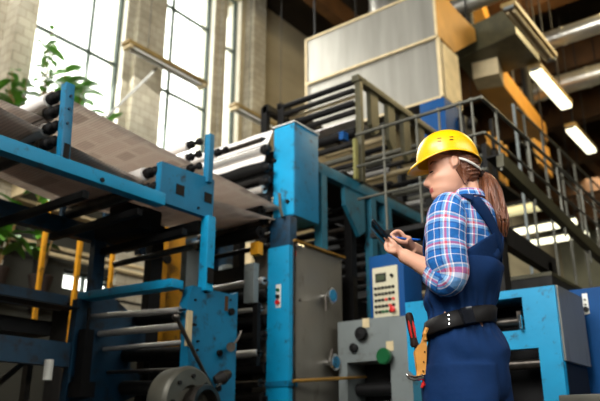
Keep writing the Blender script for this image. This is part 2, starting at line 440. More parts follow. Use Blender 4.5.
# ================================================================== houseplants
def leaf(b, base, d, L, w, droop=.3):
    d = V(d).normalized(); side = d.cross(V((0, 0, 1)))
    if side.length < .1: side = V((1, 0, 0))
    side.normalize(); nrm = side.cross(d)
    rows = []
    for k in range(7):
        t = k/6; ww = w*math.sin(pi*min(.98, t*.93+.05))**.8
        c = V(base)+d*L*t-V((0, 0, 1))*droop*L*t*t
        rows.append([c-side*ww/2+nrm*ww*.12, c-nrm*.0, c+side*ww/2+nrm*ww*.12])
    b.grid(rows)
def plant(base, h, n, label, spread=.5, big=.2, seed=1, mt='leaf', lean=(0, 0, 0)):
    rnd = random.Random(seed); base = V(base)
    t = thing('potted_plant', base, label, 'plant')
    MB().lathe(base, (0, 0, 1), [(0, .08), (.02, .09), (.2, .12), (.22, .13), (.24, .13), (.235, .105), (.2, .1)], 20).build('pot', M['pot'], t)
    st = MB(); lf = MB()
    for k in range(n):
        a = rnd.uniform(0, 2*pi); hh = h*rnd.uniform(.45, 1)
        tip = base+V((math.cos(a)*spread*rnd.uniform(.2, 1), math.sin(a)*spread*.6*rnd.uniform(.2, 1), .2+hh))+V(lean)*hh
        mid = (base+tip)/2+V((0, 0, hh*.15))
        st.path([base+V((0, 0, .18)), mid, tip], [.012, .009, .005], 6)
        for j in range(5):
            q = mid.lerp(tip, j/4); aa = rnd.uniform(0, 2*pi)
            leaf(lf, q, (math.cos(aa), math.sin(aa), rnd.uniform(.1, .9)), big*rnd.uniform(.6, 1.2), big*.42, rnd.uniform(.1, .6))
    st.build('stem', M['stem'], t, split=False); lf.build('foliage', M[mt], t, split=False)
sh = tag(MB().box((3.9, WY-.75, SILL-.28), (7.1, WY-.36, SILL-.24)).box((4.7, WY-.75, SILL-.5), (4.75, WY-.3, SILL-.28)).box((6.5, WY-.75, SILL-.5), (6.55, WY-.3, SILL-.28)).box((4.7, WY-.36, SILL-.5), (6.55, WY, SILL-.46)).build('sill_shelf', M['seam']), 'pale plant shelf under the left window', 'shelf')
def on(px, py, y): return P(px, py, Y=y)
plant((4.5, 8.42, 4.1), 1.25, 10, 'leafy green houseplant at the left edge of the left window', .35, .3, 3)
plant((4.85, 8.42, 4.1), 2.15, 8, 'tall flowering houseplant rising up the left window', .14, .2, 5)
plant((5.3, 8.42, 4.1), 1.75, 11, 'broad leaved houseplant beside the blue slotted post', .38, .42, 8)
plant((5.9, 8.42, 4.1), 1.15, 9, 'small houseplant at the right of the left window', .3, .34, 9)
tag(MB().box((9.3, 7.6, 4.86), (10.6, 8.4, 4.9)).box((9.3, 8.4, 4.6), (9.34, WY, 4.9)).box((10.5, 8.4, 4.6), (10.54, WY, 4.9)).box((9.3, 7.6, 4.82), (10.6, 7.63, 4.86)).build('wall_shelf', M['seam']), 'pale shelf behind the blue gearbox carrying a trailing plant', 'shelf')
plant((9.7, 8.0, 4.9), .55, 9, 'green plant peeping above the white paper web', .4, .22, 12)
# hanging lower-left pots of greenery
tag(MB().box((3.2, 6.3, 2.0), (4.5, 6.9, 2.05)).box((3.25, 6.35, 0), (3.3, 6.85, 2.0)).box((4.4, 6.35, 0), (4.45, 6.85, 2.0)).build('plant_bench', M['dark']), 'dark bench holding plants behind the yellow posts', 'bench')
plant((3.55, 6.6, 2.05), .75, 7, 'drooping plant in the gloom at the left edge', .25, .3, 21)
plant((4.05, 6.6, 2.05), 1.0, 6, 'upright strap leaved plant behind the first yellow post', .22, .28, 25)

# ================================================================== ROLLER helper
def roller(parent, p, q, r, m, jr=.4, jl=.05, jm='black', name='roller', n=20):
    p, q = V(p), V(q); d = (q-p).normalized()
    o = MB().tube(p, q, r, n).build(name, m, parent)
    b = MB().tube(p-d*jl, p+d*.002, r*jr, 12).tube(q-d*.002, q+d*jl, r*jr, 12)
    b.build('journal', M[jm], o)
    return o

# ================================================================== LOWER INFEED UNIT
t = thing('infeed_unit', (3.2, 3.7, 0), 'low blue infeed unit with big side plates and steel rollers', 'machine')
def YP(px, py, y=YN): return P(px, py, Y=y)
pl = [(193, 288), (233, 287), (238, 292), (238, 401), (186, 401), (186, 330), (187, 303)]
pts = [YP(*q) for q in pl]
pts[3].z = pts[4].z = 0.0; pts[4].x = pts[5].x = 3.03; pts[3].x = pts[2].x
pts[0].z = pts[1].z = 1.57
sp = MB().prism(pts, (0, .07, 0)).build('side_plate', M['blue'], t)
b = MB()
for q in ((195, 300), (230, 300), (232, 345), (197, 350), (205, 292), (195, 325)): c = YP(*q); b.tube(c, c-V((0, .01, 0)), .008, 8)
b.build('bolt', M['dark'], sp)
MB().box((3.34, YN-.004, 1.45), (3.37, YN, 1.55)).build('scraped_patch', M['brown'], sp)
x0 = 2.86
far = MB().prism([V((x0, YF, 1.57)), V((x0+.30, YF, 1.62)), V((x0+.62, YF, 1.45)), V((x0+.62, YF, 1.3)), V((x0+.5, YF, 1.24)), V((x0+.5, YF, 1.14)), V((x0+.6, YF, 1.08)), V((x0+.6, YF, .95)), V((x0+.48, YF, .9)), V((x0+.45, YF, 0)), V((x0-.05, YF, 0))], (0, .07, 0))
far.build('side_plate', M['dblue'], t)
MB().bar((2.93, YN+.02, 1.565), (2.93, YF+.05, 1.595), .10, .055, bev=.006).build('top_beam', M['cyan'], t)
MB().box((2.86, YF-.12, .95), (2.93, YF-.04, 1.35)).box((2.84, YF-.16, .9), (2.95, YF-.02, 1.0)).tube((2.9, YF-.08, 1.35), (2.9, YF-.08, 1.5), .012, 8).build('damper', M['black'], t)
for (px0, py0, px1, py1, X, r, m) in ((96, 316, 174, 311, 2.97, .021, 'steel'), (122, 331, 182, 326, 3.05, .024, 'steel'), (140, 345, 182, 343, 3.1, .017, 'steel'), (110, 355, 186, 356, 3.3, .05, 'dark'), (122, 371, 186, 370, 3.15, .013, 'dsteel'), (122, 388, 186, 390, 3.3, .05, 'dark'), (110, 322, 186, 318, 3.4, .06, 'dark')):
    zn, zf = P(px1, py1, X=X).z, P(px0, py0, X=X).z
    roller(t, (X, YN+.03, zn), (X, YF-.02, min(zf, zn+.05)), r, M[m])
MB().box((3.5, YN+.1, .1), (3.56, YF-.05, 1.25)).build('inner_shield', M['black'], t)
MB().box((3.30, YF+.2, .95), (3.42, YF+.24, 1.5)).build('guide_post', M['yellow'], t)
MB().box((2.985, YN-.03, 1.18), (3.025, YN-.01, 1.4)).build('latch_plate', M['seam'], t)
# diagonal rod on the near plate
ROD = [YP(176, 317, YN-.05), YP(216, 396, YN-.05)]
MB().path([ROD[0], ROD[1]], .013, 10).sphere(ROD[0], .025).build('diagonal_rod', M['dsteel'], t)
lv = MB().path([YP(232, 347, YN-.07), YP(238, 338, YN-.07), YP(241, 331, YN-.07)], .008, 8).tube(YP(231, 347, YN-.1), YP(231, 347, YN), .022, 16)
lv.build('clamp_lever', M['dsteel'], t)
MB().tube(YP(231, 347, YN-.12), YP(231, 347, YN-.1), .03, 16).build('clamp_knob', M['chrome'], t)
MB().path([YP(215, 381, YN-.08), YP(222, 378, YN-.1), YP(228, 374, YN-.08)], [.03, .045, .03], 10).build('motor_cover', M['dark'], t)
MB().path([YP(216, 386, YN-.12), YP(221, 383, YN-.12)], .008, 8).build('grease_nipple', M['chrome'], t)
# hub / reel wheel at the front foot
hc = YP(188, 401, YN-.15); hc.z -= .01
t = thing('reel_hub', (hc.x, hc.y, 0), 'scuffed grey round reel hub with open centre in front of the infeed unit', 'hub')
MB().lathe(hc, (0, -1, 0), [(-.13, .16), (-.13, .2), (0, .21), (.02, .2), (.03, .19), (.03, .1), (0, .08)], 44).build('rim', M['rail'], t)
MB().lathe(hc+V((.06, -.05, -.01)), (0, -1, 0), [(-.08, .10), (.03, .115), (.05, .11), (.05, .085), (.0, .075), (-.05, .07)], 36).build('collar', M['dsteel'], t)
b = MB()
for k in range(8):
    a = k*pi/4; b.tube(hc+V((.15*math.cos(a), -.03, .15*math.sin(a))), hc+V((.15*math.cos(a), -.045, .15*math.sin(a))), .012, 8)
b.build('bolt', M['dark'], t)
MB().bar((hc.x, hc.y-.02+.05, .0), (hc.x, hc.y+.05, hc.z), .12, .1).box((hc.x-.2, hc.y-.05, 0), (hc.x+.2, hc.y+.12, .04)).build('stand', M['dark'], t)

# ================================================================== OVERHEAD WEB FRAME
t = thing('overhead_web_frame', (2.6, 3.7, 0), 'bright blue overhead beam frame with slotted posts carrying paper rollers', 'machine')
ZB = 2.065
MB().box((-.6, YN-.03, ZB-.04), (2.74, YN+.05, ZB+.04), .004).build('near_beam', M['cyan'], t)
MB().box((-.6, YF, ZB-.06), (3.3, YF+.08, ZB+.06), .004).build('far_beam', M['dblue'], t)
pp = [YP(163, 162), YP(215, 179), YP(213, 219), YP(163, 203)]
pp = [V((2.715, YN, 2.325)), V((3.195, YN, 2.34)), V((3.195, YN, 2.055)), V((2.715, YN, 2.055))]
gp = MB().prism(pp, (0, .05, 0)).build('gusset_plate', M['blue'], t)
for q in ((180, 190), (208, 198)):
    c = YP(*q); MB().box(c+V((-.035, -.004, -.035)), c+V((.035, .002, .035))).build('slot', M['black'], gp)
c = YP(102, 180, YN-.03); MB().tube(c, c-V((0, .008, 0)), .014, 12).build('bolt', M['black'], gp)
c = YP(198, 208, YN); MB().tube(c, c-V((0, .008, 0)), .009, 12).build('bolt', M['black'], gp)
def post(x, z0, z1, w, d, m, y=YN, lean=0):
    p = MB().bar((x, y, z0), (x+lean, y, z1), d, w, up=(1, 0, 0), bev=.004).build('post', M[m], t)
    return p
p1 = post(2.01, ZB, 2.56, .058, .05, 'blue', lean=-.025)
b = MB()
for z in (2.48, 2.40, 2.31): b.tube((1.992, YN-.035, z), (1.992, YN-.02, z), .008, 10)
b.build('bolt', M['dblue'], p1)
MB().box((1.99, YN-.03, 2.10), (2.025, YN-.02, 2.19)).build('slot', M['black'], p1)
p2 = post(3.13, 2.3, 2.66, .045, .05, 'blue')
p3 = post(3.155, 1.55, 2.06, .07, .07, 'cyan')
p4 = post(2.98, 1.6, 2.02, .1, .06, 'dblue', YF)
MB().box((3.13, YN-.045, 1.60), (3.18, YN-.03, 1.70)).build('slot', M['black'], p3)
MB().box((3.13, YN+.0, 0), (3.17, YN+.05, 1.6)).build('lower_leg', M['blue'], t)
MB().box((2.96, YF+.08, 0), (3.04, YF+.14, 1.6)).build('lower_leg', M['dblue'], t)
MB().box((-.5, YN, 0), (-.42, YN+.08, ZB-.04)).build('lower_leg', M['dblue'], t)
MB().box((-.5, YF, 0), (-.42, YF+.08, ZB-.04)).build('lower_leg', M['dblue'], t)
# cross rollers hung on posts
for (x, z) in ((1.975, 2.505), (1.98, 2.415), (1.98, 2.315), (1.98, 2.22)):
    o = MB().tube((x, YN+.16, z), (x, YF, z), .042, 20).build('roller', M['wpaper'] if z > 2.45 or abs(z-2.315) < .01 else M['dsteel'], t)
    MB().lathe((x, YN+.16, z), (0, -1, 0), [(0, .02), (.01, .034), (.05, .036), (.06, .022), (.085, .02), (.09, .03), (.11, .03), (.12, .015)], 18).tube((x, YF, z), (x, YF+.05, z), .02, 12).build('journal', M['black'], o)
for (x, z, k) in ((2.72, 2.275, 1), (2.72, 2.165, 0)):
    o = MB().tube((x, YN+.16, z), (x, YF, z), .045, 20).build('roller', M['wpaper'] if k else M['dsteel'], t)
    MB().lathe((x, YN+.16, z), (0, -1, 0), [(0, .02), (.01, .034), (.05, .036), (.06, .022), (.085, .02), (.09, .03), (.11, .03), (.12, .015)], 18).tube((x, YF, z), (x, YF+.05, z), .02, 12).build('journal', M['black'], o)
for (x, z) in ((3.09, 2.61), (3.09, 2.515), (3.1, 2.43), (3.36, 2.64)):
    o = MB().tube((x, YN+.17, z), (x, YF, z), .034, 18).build('roller', M['wpaper'], t)
    MB().lathe((x, YN+.17, z), (0, -1, 0), [(0, .02), (.01, .028), (.04, .03), (.05, .016), (.09, .014), (.1, .026), (.12, .026), (.13, .01)], 18).tube((x, YF, z), (x, YF+.05, z), .02, 12).build('journal', M['black'], o)
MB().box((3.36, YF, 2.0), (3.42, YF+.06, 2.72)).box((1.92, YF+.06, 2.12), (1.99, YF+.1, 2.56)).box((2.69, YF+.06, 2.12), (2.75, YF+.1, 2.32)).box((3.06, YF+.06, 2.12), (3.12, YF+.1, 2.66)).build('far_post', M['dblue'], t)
# dark cross beams below the web
for (xa, za) in ((2.22, 1.97), (2.62, 1.97), (3.14, 1.98), (3.0, 1.93), (3.14, 2.02)):
    MB().bar((xa, YN+.06, za), (xa, YF+.05, za), .045, .045, bev=.005).build('cross_beam', M['black'], t)
MB().box((2.86, YN+.35, 1.98), (3.05, YF-.1, 2.14), .02).box((2.86, YN+.5, 2.1), (3.0, YN+.7, 2.2), .02).build('drive_motor', M['black'], t)
MB().tube((3.14, YN+.1, 1.87), (3.14, YF, 1.87), .022).build('tie_bar', M['dsteel'], t)

# ================================================================== PAPER WEBS
def web(name, prof, y0, y1, label, m='paper', du=0., thick=.0015, group='newsprint webs'):
    """prof: list of (x, z) ; near edge y0, far edge y1 ; profile subdivided"""
    pts = []
    for (a, c) in zip(prof, prof[1:]):
        for k in range(6): pts.append((a[0]+(c[0]-a[0])*k/6, a[1]+(c[1]-a[1])*k/6))
    pts.append(prof[-1])
    NY = 10; rows = []; uvs = []; L = 0; prev = None
    for (x, z) in pts:
        if prev: L += math.dist((x, z), prev)
        prev = (x, z)
        rows.append([V((x, y0+(y1-y0)*k/NY, z-.004*math.sin(k*1.3+x*5))) for k in range(NY+1)])
        uvs.append([((y1-y0)*k/NY+.1, L+du) for k in range(NY+1)])
    b = MB().grid(rows, uvs=uvs)
    o = b.build(name, M[m])
    md = o.modifiers.new('thickness', 'SOLIDIFY'); md.thickness = thick
    return tag(o, label, 'paper', group)
web('paper_web', [(-.6, 2.50), (1.0, 2.40), (1.93, 2.365)], YN+.12, YF-.02, 'newsprint web at upper left running in to the slotted post')
web('paper_web', [(1.96, 2.55), (2.4, 2.515), (3.05, 2.465), (3.5, 2.44), (4.1, 2.40)], YN+.12, YF-.02, 'long newsprint web passing above the gusset plate to the gearbox', du=.3)
web('paper_web', [(1.2, 2.42), (1.93, 2.30), (2.3, 2.24), (2.76, 2.20)], YN+.14, YF, 'lowest newsprint web sagging beneath the blue beam', du=.6)
web('paper_web', [(1.97, 2.28), (2.4, 2.24), (2.72, 2.225)], YN+.14, YF-.1, 'darker newsprint web just above the blue beam', du=.1)
web('paper_web', [(2.75, 2.22), (3.2, 2.25), (3.6, 2.27), (4.1, 2.30)], YN+.14, YF-.02, 'newsprint web dipping behind the gusset plate towards the gearbox', du=.4)
web('blank_paper_web', [(3.98, 2.80), (4.02, 2.96), (4.09, 3.12)], YN+.225, YF+.1, 'bright white blank paper web sloping up to the gearbox top', m='wpaper', group=None)

# ================================================================== PRINTING UNIT
t = thing('printing_unit', (4.3, 3.7, 0), 'tall blue printing unit with box gearbox, roller stack and side column', 'machine')
XC = 4.04
MB().box((XC-.01, YN+.0, 0), (XC+.045, YN+.21, 2.06), .004).build('column', M['cyan'], t)
MB().box((XC+.0, YN+.0, 2.06), (XC+.09, YN+.2, 2.30), .004).build('column_head', M['dblue'], t)
gb = MB().box((4.10, YN, 2.32), (4.43, YN+.22, 3.13), .006).build('gearbox', M['blue'], t)
MB().box((4.092, YN+.005, 2.33), (4.10, YN+.215, 3.12)).build('lit_end_face', M['cyan'], gb)  # brighter blue sheet paints in the light on the window-facing side
MB().box((4.085, YN-.01, 3.13), (4.44, YN+.23, 3.14)).build('lid', M['white'], gb)
for (y, z) in ((YN+.06, 2.44), (YN+.2, 2.83)): MB().tube((4.07, y, z), (4.095, y, z), .016, 12).build('bolt', M['dark'], gb)
MB().box((4.12, YF, 0), (4.24, YF+.08, 3.05)).build('far_column', M['dblue'], t)
MB().box((3.5, YF+.02, 0), (3.62, YF+.1, 2.6)).build('far_column', M['black'], t)
# roller stack, seen between the columns
spec = [(3.95, 2.98, .022, 'dsteel'), (4.0, 2.90, .04, 'steel'), (3.98, 2.74, .045, 'black'), (4.02, 2.66, .028, 'dark'), (3.98, 2.55, .035, 'steel'), (4.03, 2.46, .04, 'black'),
        (3.96, 2.36, .045, 'black'), (4.0, 2.27, .03, 'dsteel'), (3.95, 2.18, .05, 'black'), (4.05, 2.09, .02, 'dark'),
        (4.0, 1.80, .028, 'steel'), (4.05, 1.70, .045, 'dark'), (3.97, 1.58, .02, 'steel'), (4.05, 1.50, .05, 'black'), (4.0, 1.38, .035, 'dark'),
        (3.95, 1.245, .032, 'steel'), (4.05, 1.14, .05, 'dark'), (3.98, 1.03, .03, 'dsteel'), (4.02, .92, .05, 'dark'), (4.0, .8, .04, 'dsteel'), (4.02, .66, .055, 'dark'), (4.0, .5, .05, 'dark')]
for (x, z, r, m) in spec:
    roller(t, (x, YN+.22, z), (x, YF, z), r, M[m], jl=.03)
MB().box((4.14, YN+.22, .2), (4.2, YF, 2.0)).build('backing_plate', M['black'], t)
MB().box((4.14, YN+.22, 2.55), (4.18, YF, 2.95)).build('backing_plate', M['black'], t)
MB().box((3.9, YN+.24, 1.62), (3.96, YN+.34, 1.93), .005).build('ink_duct_block', M['cabl'], t)
MB().box((3.93, YN+.22, 1.15), (3.97, YN+.27, 1.62)).build('clamp_bar', M['black'], t)
MB().box((3.92, YN+.22, 2.0), (3.98, YN+.3, 2.1)).build('stop_block', M['yellow'], t)
for z in (2.3, 2.46, 2.62, 2.74, 2.9):
    MB().lathe((3.99, YN+.26, z), (0, -1, 0), [(0, .03), (.02, .045), (.05, .045), (.06, .03), (.09, .025)], 16).build('bearing_housing', M['black'], t)
MB().path([(4.03, YN+.1, 2.5), (4.02, YN+.08, 2.36), (4.0, YN+.04, 2.28)], .013, 8).build('grip_handle', M['rail'], t)
MB().box((3.72, YF-.15, 1.75), (3.86, YF-.08, 2.1), .01).build('motor_block', M['cabl'], t)
# push button station on column face
bb = MB().box((4.028, YN+.075, 1.58), (4.04, YN+.125, 1.76), .004).build('button_station', M['white'], t)
MB().tube((4.012, YN+.1, 1.715), (4.03, YN+.1, 1.715), .013, 14).build('start_button', M['green'], bb)
MB().tube((4.008, YN+.1, 1.665), (4.03, YN+.1, 1.665), .015, 14).build('button', M['dark'], bb)
MB().tube((4.008, YN+.1, 1.62), (4.03, YN+.1, 1.62), .017, 14).build('stop_button', M['red'], bb)
MB().box((4.033, YN+.05, 1.16), (4.041, YN+.14, 1.26)).build('worn_patch', M['dblue'], t)
MB().box((4.02, YN-.01, 1.0), (4.13, YN+.21, 1.04)).build('column_band', M['blue'], t)

# ---- grey cabinet with handwheels
t = thing('handwheel_cabinet', (4.42, YN+.2, 0), 'tall brushed grey steel cabinet with two handwheels beside the bright blue column', 'cabinet')
MB().box((4.088, YN, 0), (4.75, YN+.4, 2.10), .006).build('body', M['cab'], t)
MB().box((4.08, YN-.03, 2.095), (4.77, YN+.42, 2.112)).build('top_lip', M['brass'], t)
MB().box((4.08, YN-.012, .05), (4.10, YN, 2.09)).build('hinge_edge', M['dsteel'], t)
MB().tube(YP(297, 245, YN-.04), YP(303, 247, YN-.04), .012, 12).tube(YP(297, 245, YN-.04), YP(297, 245, YN), .008, 8).tube(YP(303, 247, YN-.04), YP(303, 247, YN), .008, 8).build('handle', M['chrome'], t)
for (px, py, a) in ((322, 297, -90), (325, 363, 60)):
    c = YP(px, py, YN)
    hw = MB().lathe(c, (0, -1, 0), [(.0, .03), (.07, .03), (.08, .048), (.085, .062), (.10, .064), (.108, .058), (.106, .0)], 28).build('handwheel', M['chrome'], t)
    MB().tube(c-V((0, .106, 0)), c-V((0, .112, 0)), .046, 24).build('hub_cap', M['blue'], hw)
    d = V((math.cos(math.radians(a))*.8, 0, math.sin(math.radians(a))))
    MB().path([c+V((-.03, -.06, 0)), c+V((-.03, -.06, 0))+d*.12], .009, 8).build('crank', M['dsteel'], hw)
MB().box(YP(295, 253, YN)-V((.012, .004, .02)), YP(295, 253, YN)+V((.012, 0, .02))).build('warning_plate', M['red'], t)
for q in ((300, 300), (342, 385), (300, 380)): c = YP(*q); MB().tube(c, c-V((0, .006, 0)), .012, 10).build('screw', M['dsteel'], t)
# wooden / brass lever in front
tag(MB().path([YP(293, 381, YN-.06), YP(330, 379, YN-.15), YP(366, 377, YN-.2)], [.012, .014, .009], 10).tube(YP(296, 381, YN-.07), YP(296, 381, YN+.0), .012, 8).build('lever_bar', M['brass']), 'long brass coloured lever sticking out low across the grey cabinet', 'lever')

# ================================================================== TEAL FRAME right of gearbox
t = thing('teal_side_frame', (5, 3.4, 0), 'dull teal steel side frame with diagonal gusset behind the grey cabinet', 'machine')
MB().box((4.45, YN+.02, 2.80), (6.9, YN+.10, 2.90), .004).build('top_rail', M['teal'], t)
for (x, w, z0) in ((4.5, .08, 0), (5.3, .09, 0), (5.56, .12, 0), (6.8, .09, 0)): MB().box((x, YN+.02, z0), (x+w, YN+.10, 2.8)).build('upright', M['teal'], t)
MB().prism([V((4.86, YN+.03, 2.8)), V((5.2, YN+.03, 2.8)), V((5.2, YN+.03, 2.45)), V((5.1, YN+.03, 2.38)), V((4.88, YN+.03, 2.62))], (0, .04, 0)).build('gusset', M['teal'], t)
MB().prism([V((5.3, YN+.03, 2.6)), V((5.85, YN+.03, 2.6)), V((5.85, YN+.03, 2.1)), V((5.6, YN+.03, 2.1))], (0, .04, 0)).build('gusset', M['teal'], t)
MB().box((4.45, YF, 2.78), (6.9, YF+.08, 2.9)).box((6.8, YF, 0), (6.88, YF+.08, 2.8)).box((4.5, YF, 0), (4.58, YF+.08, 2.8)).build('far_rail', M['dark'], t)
rnd = random.Random(5)
k = 0
for z in [2.04+.105*i for i in range(8)]:
    for x in (4.75, 5.35, 6.1):
        m = ('dsteel', 'black', 'seam', 'dark')[rnd.randrange(4)] if x < 5 else ('dark', 'black', 'dsteel')[rnd.randrange(3)]
        roller(t, (x+rnd.uniform(-.05, .05), YN+.14, z), (x+rnd.uniform(-.05, .05), YF-.02, z), rnd.uniform(.022, .042), M[m], jl=.02, n=14)
MB().box((4.82, YN+.5, .1), (6.7, YF-.05, 1.95)).build('inner_housing', M['black'], t)
MB().box((5.02, YN+.06, .1), (5.08, YN+.4, 2.0)).build('inner_post', M['black'], t)
MB().sphere(YP(357, 203, YN+.12), .06).build('motor_end', M['rail'], t)

# ================================================================== TOWER
t = thing('folder_tower', (5.9, 3.7, 2.9), 'olive brown steel tower of rails, slats and stacked rollers under the hood', 'machine')
ZT = 3.98
def TX(px, py): return P(px, py, X=5.12)
MB().box((5.10, YN-.02, 2.9), (5.155, YN+.04, ZT), .004).build('corner_post', M['olive'], t)
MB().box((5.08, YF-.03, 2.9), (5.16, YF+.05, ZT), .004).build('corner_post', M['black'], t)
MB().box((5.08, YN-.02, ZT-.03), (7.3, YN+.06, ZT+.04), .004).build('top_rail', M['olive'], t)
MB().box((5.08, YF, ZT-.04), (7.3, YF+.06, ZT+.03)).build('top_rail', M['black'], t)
for (x, w, z0) in ((5.33, .15, 3.55), (5.67, .14, 3.5), (5.99, .14, 3.48), (6.35, .12, 3.4), (7.2, .1, 2.9)):
    MB().prism([V((x, YN, ZT)), V((x+w, YN, ZT)), V((x+w, YN, z0)), V((x+w*.5, YN, z0-.06)), V((x, YN, z0+.03))], (0, .05, 0)).build('slat_bracket', M['olive'], t)
for (x, z, r, m) in ((5.12, 3.97, .03, 'black'), (5.12, 3.88, .028, 'dark'), (5.2, 3.86, .02, 'seam'), (5.12, 3.74, .035, 'black'), (5.14, 3.66, .03, 'dark'), (5.16, 3.45, .05, 'black'), (5.15, 3.33, .03, 'dark'),
                     (5.2, 3.22, .028, 'rail'), (5.18, 3.13, .025, 'dark'), (5.22, 3.06, .022, 'steel'), (5.18, 2.98, .025, 'rail')):
    roller(t, (x, YN+.07, z), (x, YF-.03, z), r, M[m], jl=.02, n=14)
MB().bar((5.3, YN+.1, 3.60), (5.3, YF-.05, 3.60), .26, .012).build('light_tray', M['wpaper'], t)
for i in range(7):
    z = 3.0+.13*i
    for x in (5.8, 6.5):
        roller(t, (x+.05*(i % 2), YN+.1, z), (x+.05*(i % 2), YF-.03, z), .03+.012*((i*3) % 3), M[('steel', 'rail', 'black', 'seam', 'dark', 'rail', 'black')[(i+int(x)) % 7]], jl=.02, n=14)
MB().box((4.9, YN+.06, 2.92), (7.3, YF, 2.96)).build('deck', M['dark'], t)
for x in (5.1, 7.2):
    for y in (YN+.12, YF-.12):
        MB().box((x, y, 0), (x+.08, y+.08, 2.92)).build('leg', M['black'], t)
MB().bar((5.02, YN, 2.9), (5.02, YN, 3.3), .045, .03).build('guard_strip', M['lime'], t)
MB().box((4.9, YN+.05, 3.28), (4.98, YN+.1, 3.36)).build('blue_cap', M['navy'], t)
# small dark gantry at the far side of gearbox top
t = thing('gantry_bracket', (5.0, 4.3, 2.9), 'small black gantry bracket standing behind the gearbox top', 'bracket')
MB().box((5.0, 4.28, 2.9), (5.06, 4.36, 3.98)).build('upright', M['black'], t)
MB().bar((5.0, 4.3, 3.95), (5.75, 4.3, 3.95), .07, .09).build('arm', M['black'], t)
MB().box((5.0, 4.25, 0), (5.08, 4.4, 2.9)).build('pedestal', M['black'], t)

# ================================================================== HOOD
t = thing('exhaust_hood', (9, 5, 5.6), 'large pale galvanised exhaust hood box of two tiers above the press', 'hood')
HX = 8.0
a0, a1, a2 = P(306, 40, X=HX), P(309, 84, X=HX), P(306, 122, X=HX)
b1, b2 = P(437, 40, X=HX), P(441, 92, X=HX)
ya, yb = 6.0, 3.66
ZU, ZM, ZL = 6.93, 6.1, 5.15
UT = [(HX, ZM), (HX+.5, ZM-.03), (HX+1.4, ZM+.62), (HX+1.4, ZU), (HX, ZU)]
MB().prism([V((x, yb, z)) for x, z in UT], (0, ya-yb, 0)).build('upper_tier', M['hood'], t)
MB().box((HX+.03, yb-.0, ZL), (HX+.62, ya+.02, ZM)).build('lower_tier', M['hood'], t)
tr = MB().bar((HX-.01, ya+.02, ZM), (HX-.01, yb-.02, ZM), .035, .035).bar((HX-.01, ya+.02, ZU), (HX-.01, yb-.02, ZU), .03, .03)
tr.bar((HX-.01, ya, ZL), (HX-.01, ya, ZU), .03, .03).bar((HX-.01, yb, ZM), (HX-.01, yb, ZU), .035, .035).bar((HX+.02, yb, ZL), (HX+.02, yb, ZM), .04, .05).bar((HX+.02, ya, ZL), (HX+.02, yb, ZL), .03, .03)
tr.build('edge_trim', M['seam'], t)
MB().prism([V((x, yb-.03, z)) for x, z in UT], (0, .025, 0)).build('side_panel', M['ochre'], t)  # lamp-lit side of the hood, its warm glow painted as ochre
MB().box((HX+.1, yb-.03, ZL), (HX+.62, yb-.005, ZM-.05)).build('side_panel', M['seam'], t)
MB().tube((9, 5, ZU), (9, 5, 10.2), .3, 24).build('flue', M['foil'], t)
b = MB()
for (x, y) in ((HX+.1, ya-.1), (HX+.1, yb+.1), (HX+1.4, ya-.1), (HX+1.4, yb+.1)): b.tube((x, y, ZU), (x, y, 10.2), .015, 8)
b.build('hanger', M['dark'], t)
# blue support block under its right corner
t = thing('blue_pump_box', (8.1, 3.75, 4.5), 'blue housing with cluttered fittings under the right corner of the hood', 'machine')
MB().box((7.95, 3.6, 4.35), (8.4, 3.98, 5.1), .01).build('body', M['navy'], t)
MB().box((8.35, 3.5, 4.5), (8.7, 3.7, 4.95), .02).tube((8.3, 3.55, 4.6), (8.9, 3.55, 4.6), .05).sphere((8.55, 3.5, 4.9), .09).build('fitting', M['dark'], t)
MB().box((8.0, 3.7, 3.2), (8.12, 3.82, 4.35)).box((7.9, 3.6, 3.0), (8.9, 4.3, 3.2)).box((8.0, 3.7, 0), (8.12, 3.82, 3.0)).box((8.7, 4.1, 0), (8.8, 4.2, 3.0)).build('support', M['dark'], t)

# ================================================================== SECOND PRESS, deep background (behind rails)
t = thing('rear_press', (9, 3.4, 0), 'dark rear press with stacked pale rollers seen through the railings', 'machine')
MB().box((8.3, 4.0, 0), (9.8, 6, 4.0)).build('core_housing', M['black'], t)
rnd = random.Random(11)
for i in range(14):
    z = 1.6+.185*i
    roller(t, (7.75+rnd.uniform(-.1, .1), 3.02, z), (7.75+rnd.uniform(-.1, .1), 4.1, z), (.05, .03, .06, .035)[i % 4], M[('rail', 'black', 'cabl', 'dark', 'dsteel', 'seam')[rnd.randrange(6)]], jl=.03, n=14)
MB().box((7.6, 2.94, 0), (7.75, 3.0, 4.1)).box((7.6, 4.14, 0), (7.75, 4.2, 4.1)).build('side_plate', M['black'], t)
MB().box((8.0, 3.0, 1.5), (8.1, 4.1, 4.0)).build('back_plate', M['black'], t)

# ================================================================== CATWALK
t = thing('catwalk_railing', (4.9, 2.4, 0), 'grey pipe railing of the raised catwalk crossing behind the helmet', 'railing')
CX = 4.85
def RB(px, py): return P(px, py, X=CX)
r1a, r1b = RB(360, 128), RB(476, 103)
zc = 3.25
ya_, yb_ = 3.08, 1.88
b = MB()
b.tube((CX, ya_, zc), (CX, yb_, zc), .016, 12).tube((CX, ya_, zc-.31), (CX, yb_, zc-.31), .012, 12).tube((CX, ya_, zc-.62), (CX, yb_, zc-.62), .012, 12)
b.build('cross_rail', M['rail'], t)
for (px) in (383, 417, 440, 462, 474):
    yy = RB(px, 130).y
    MB().tube((CX, yy, 2.25), (CX, yy, zc), .011, 10).sphere((CX, yy, zc), .024).sphere((CX, yy, zc-.31), .02).build('rail_post', M['rail'], t)
b = MB().tube((CX, yb_, zc), (10.1, yb_, zc), .016, 12).tube((CX, yb_, zc-.31), (10.1, yb_, zc-.31), .012, 12)
b.build('long_rail', M['rail'], t)
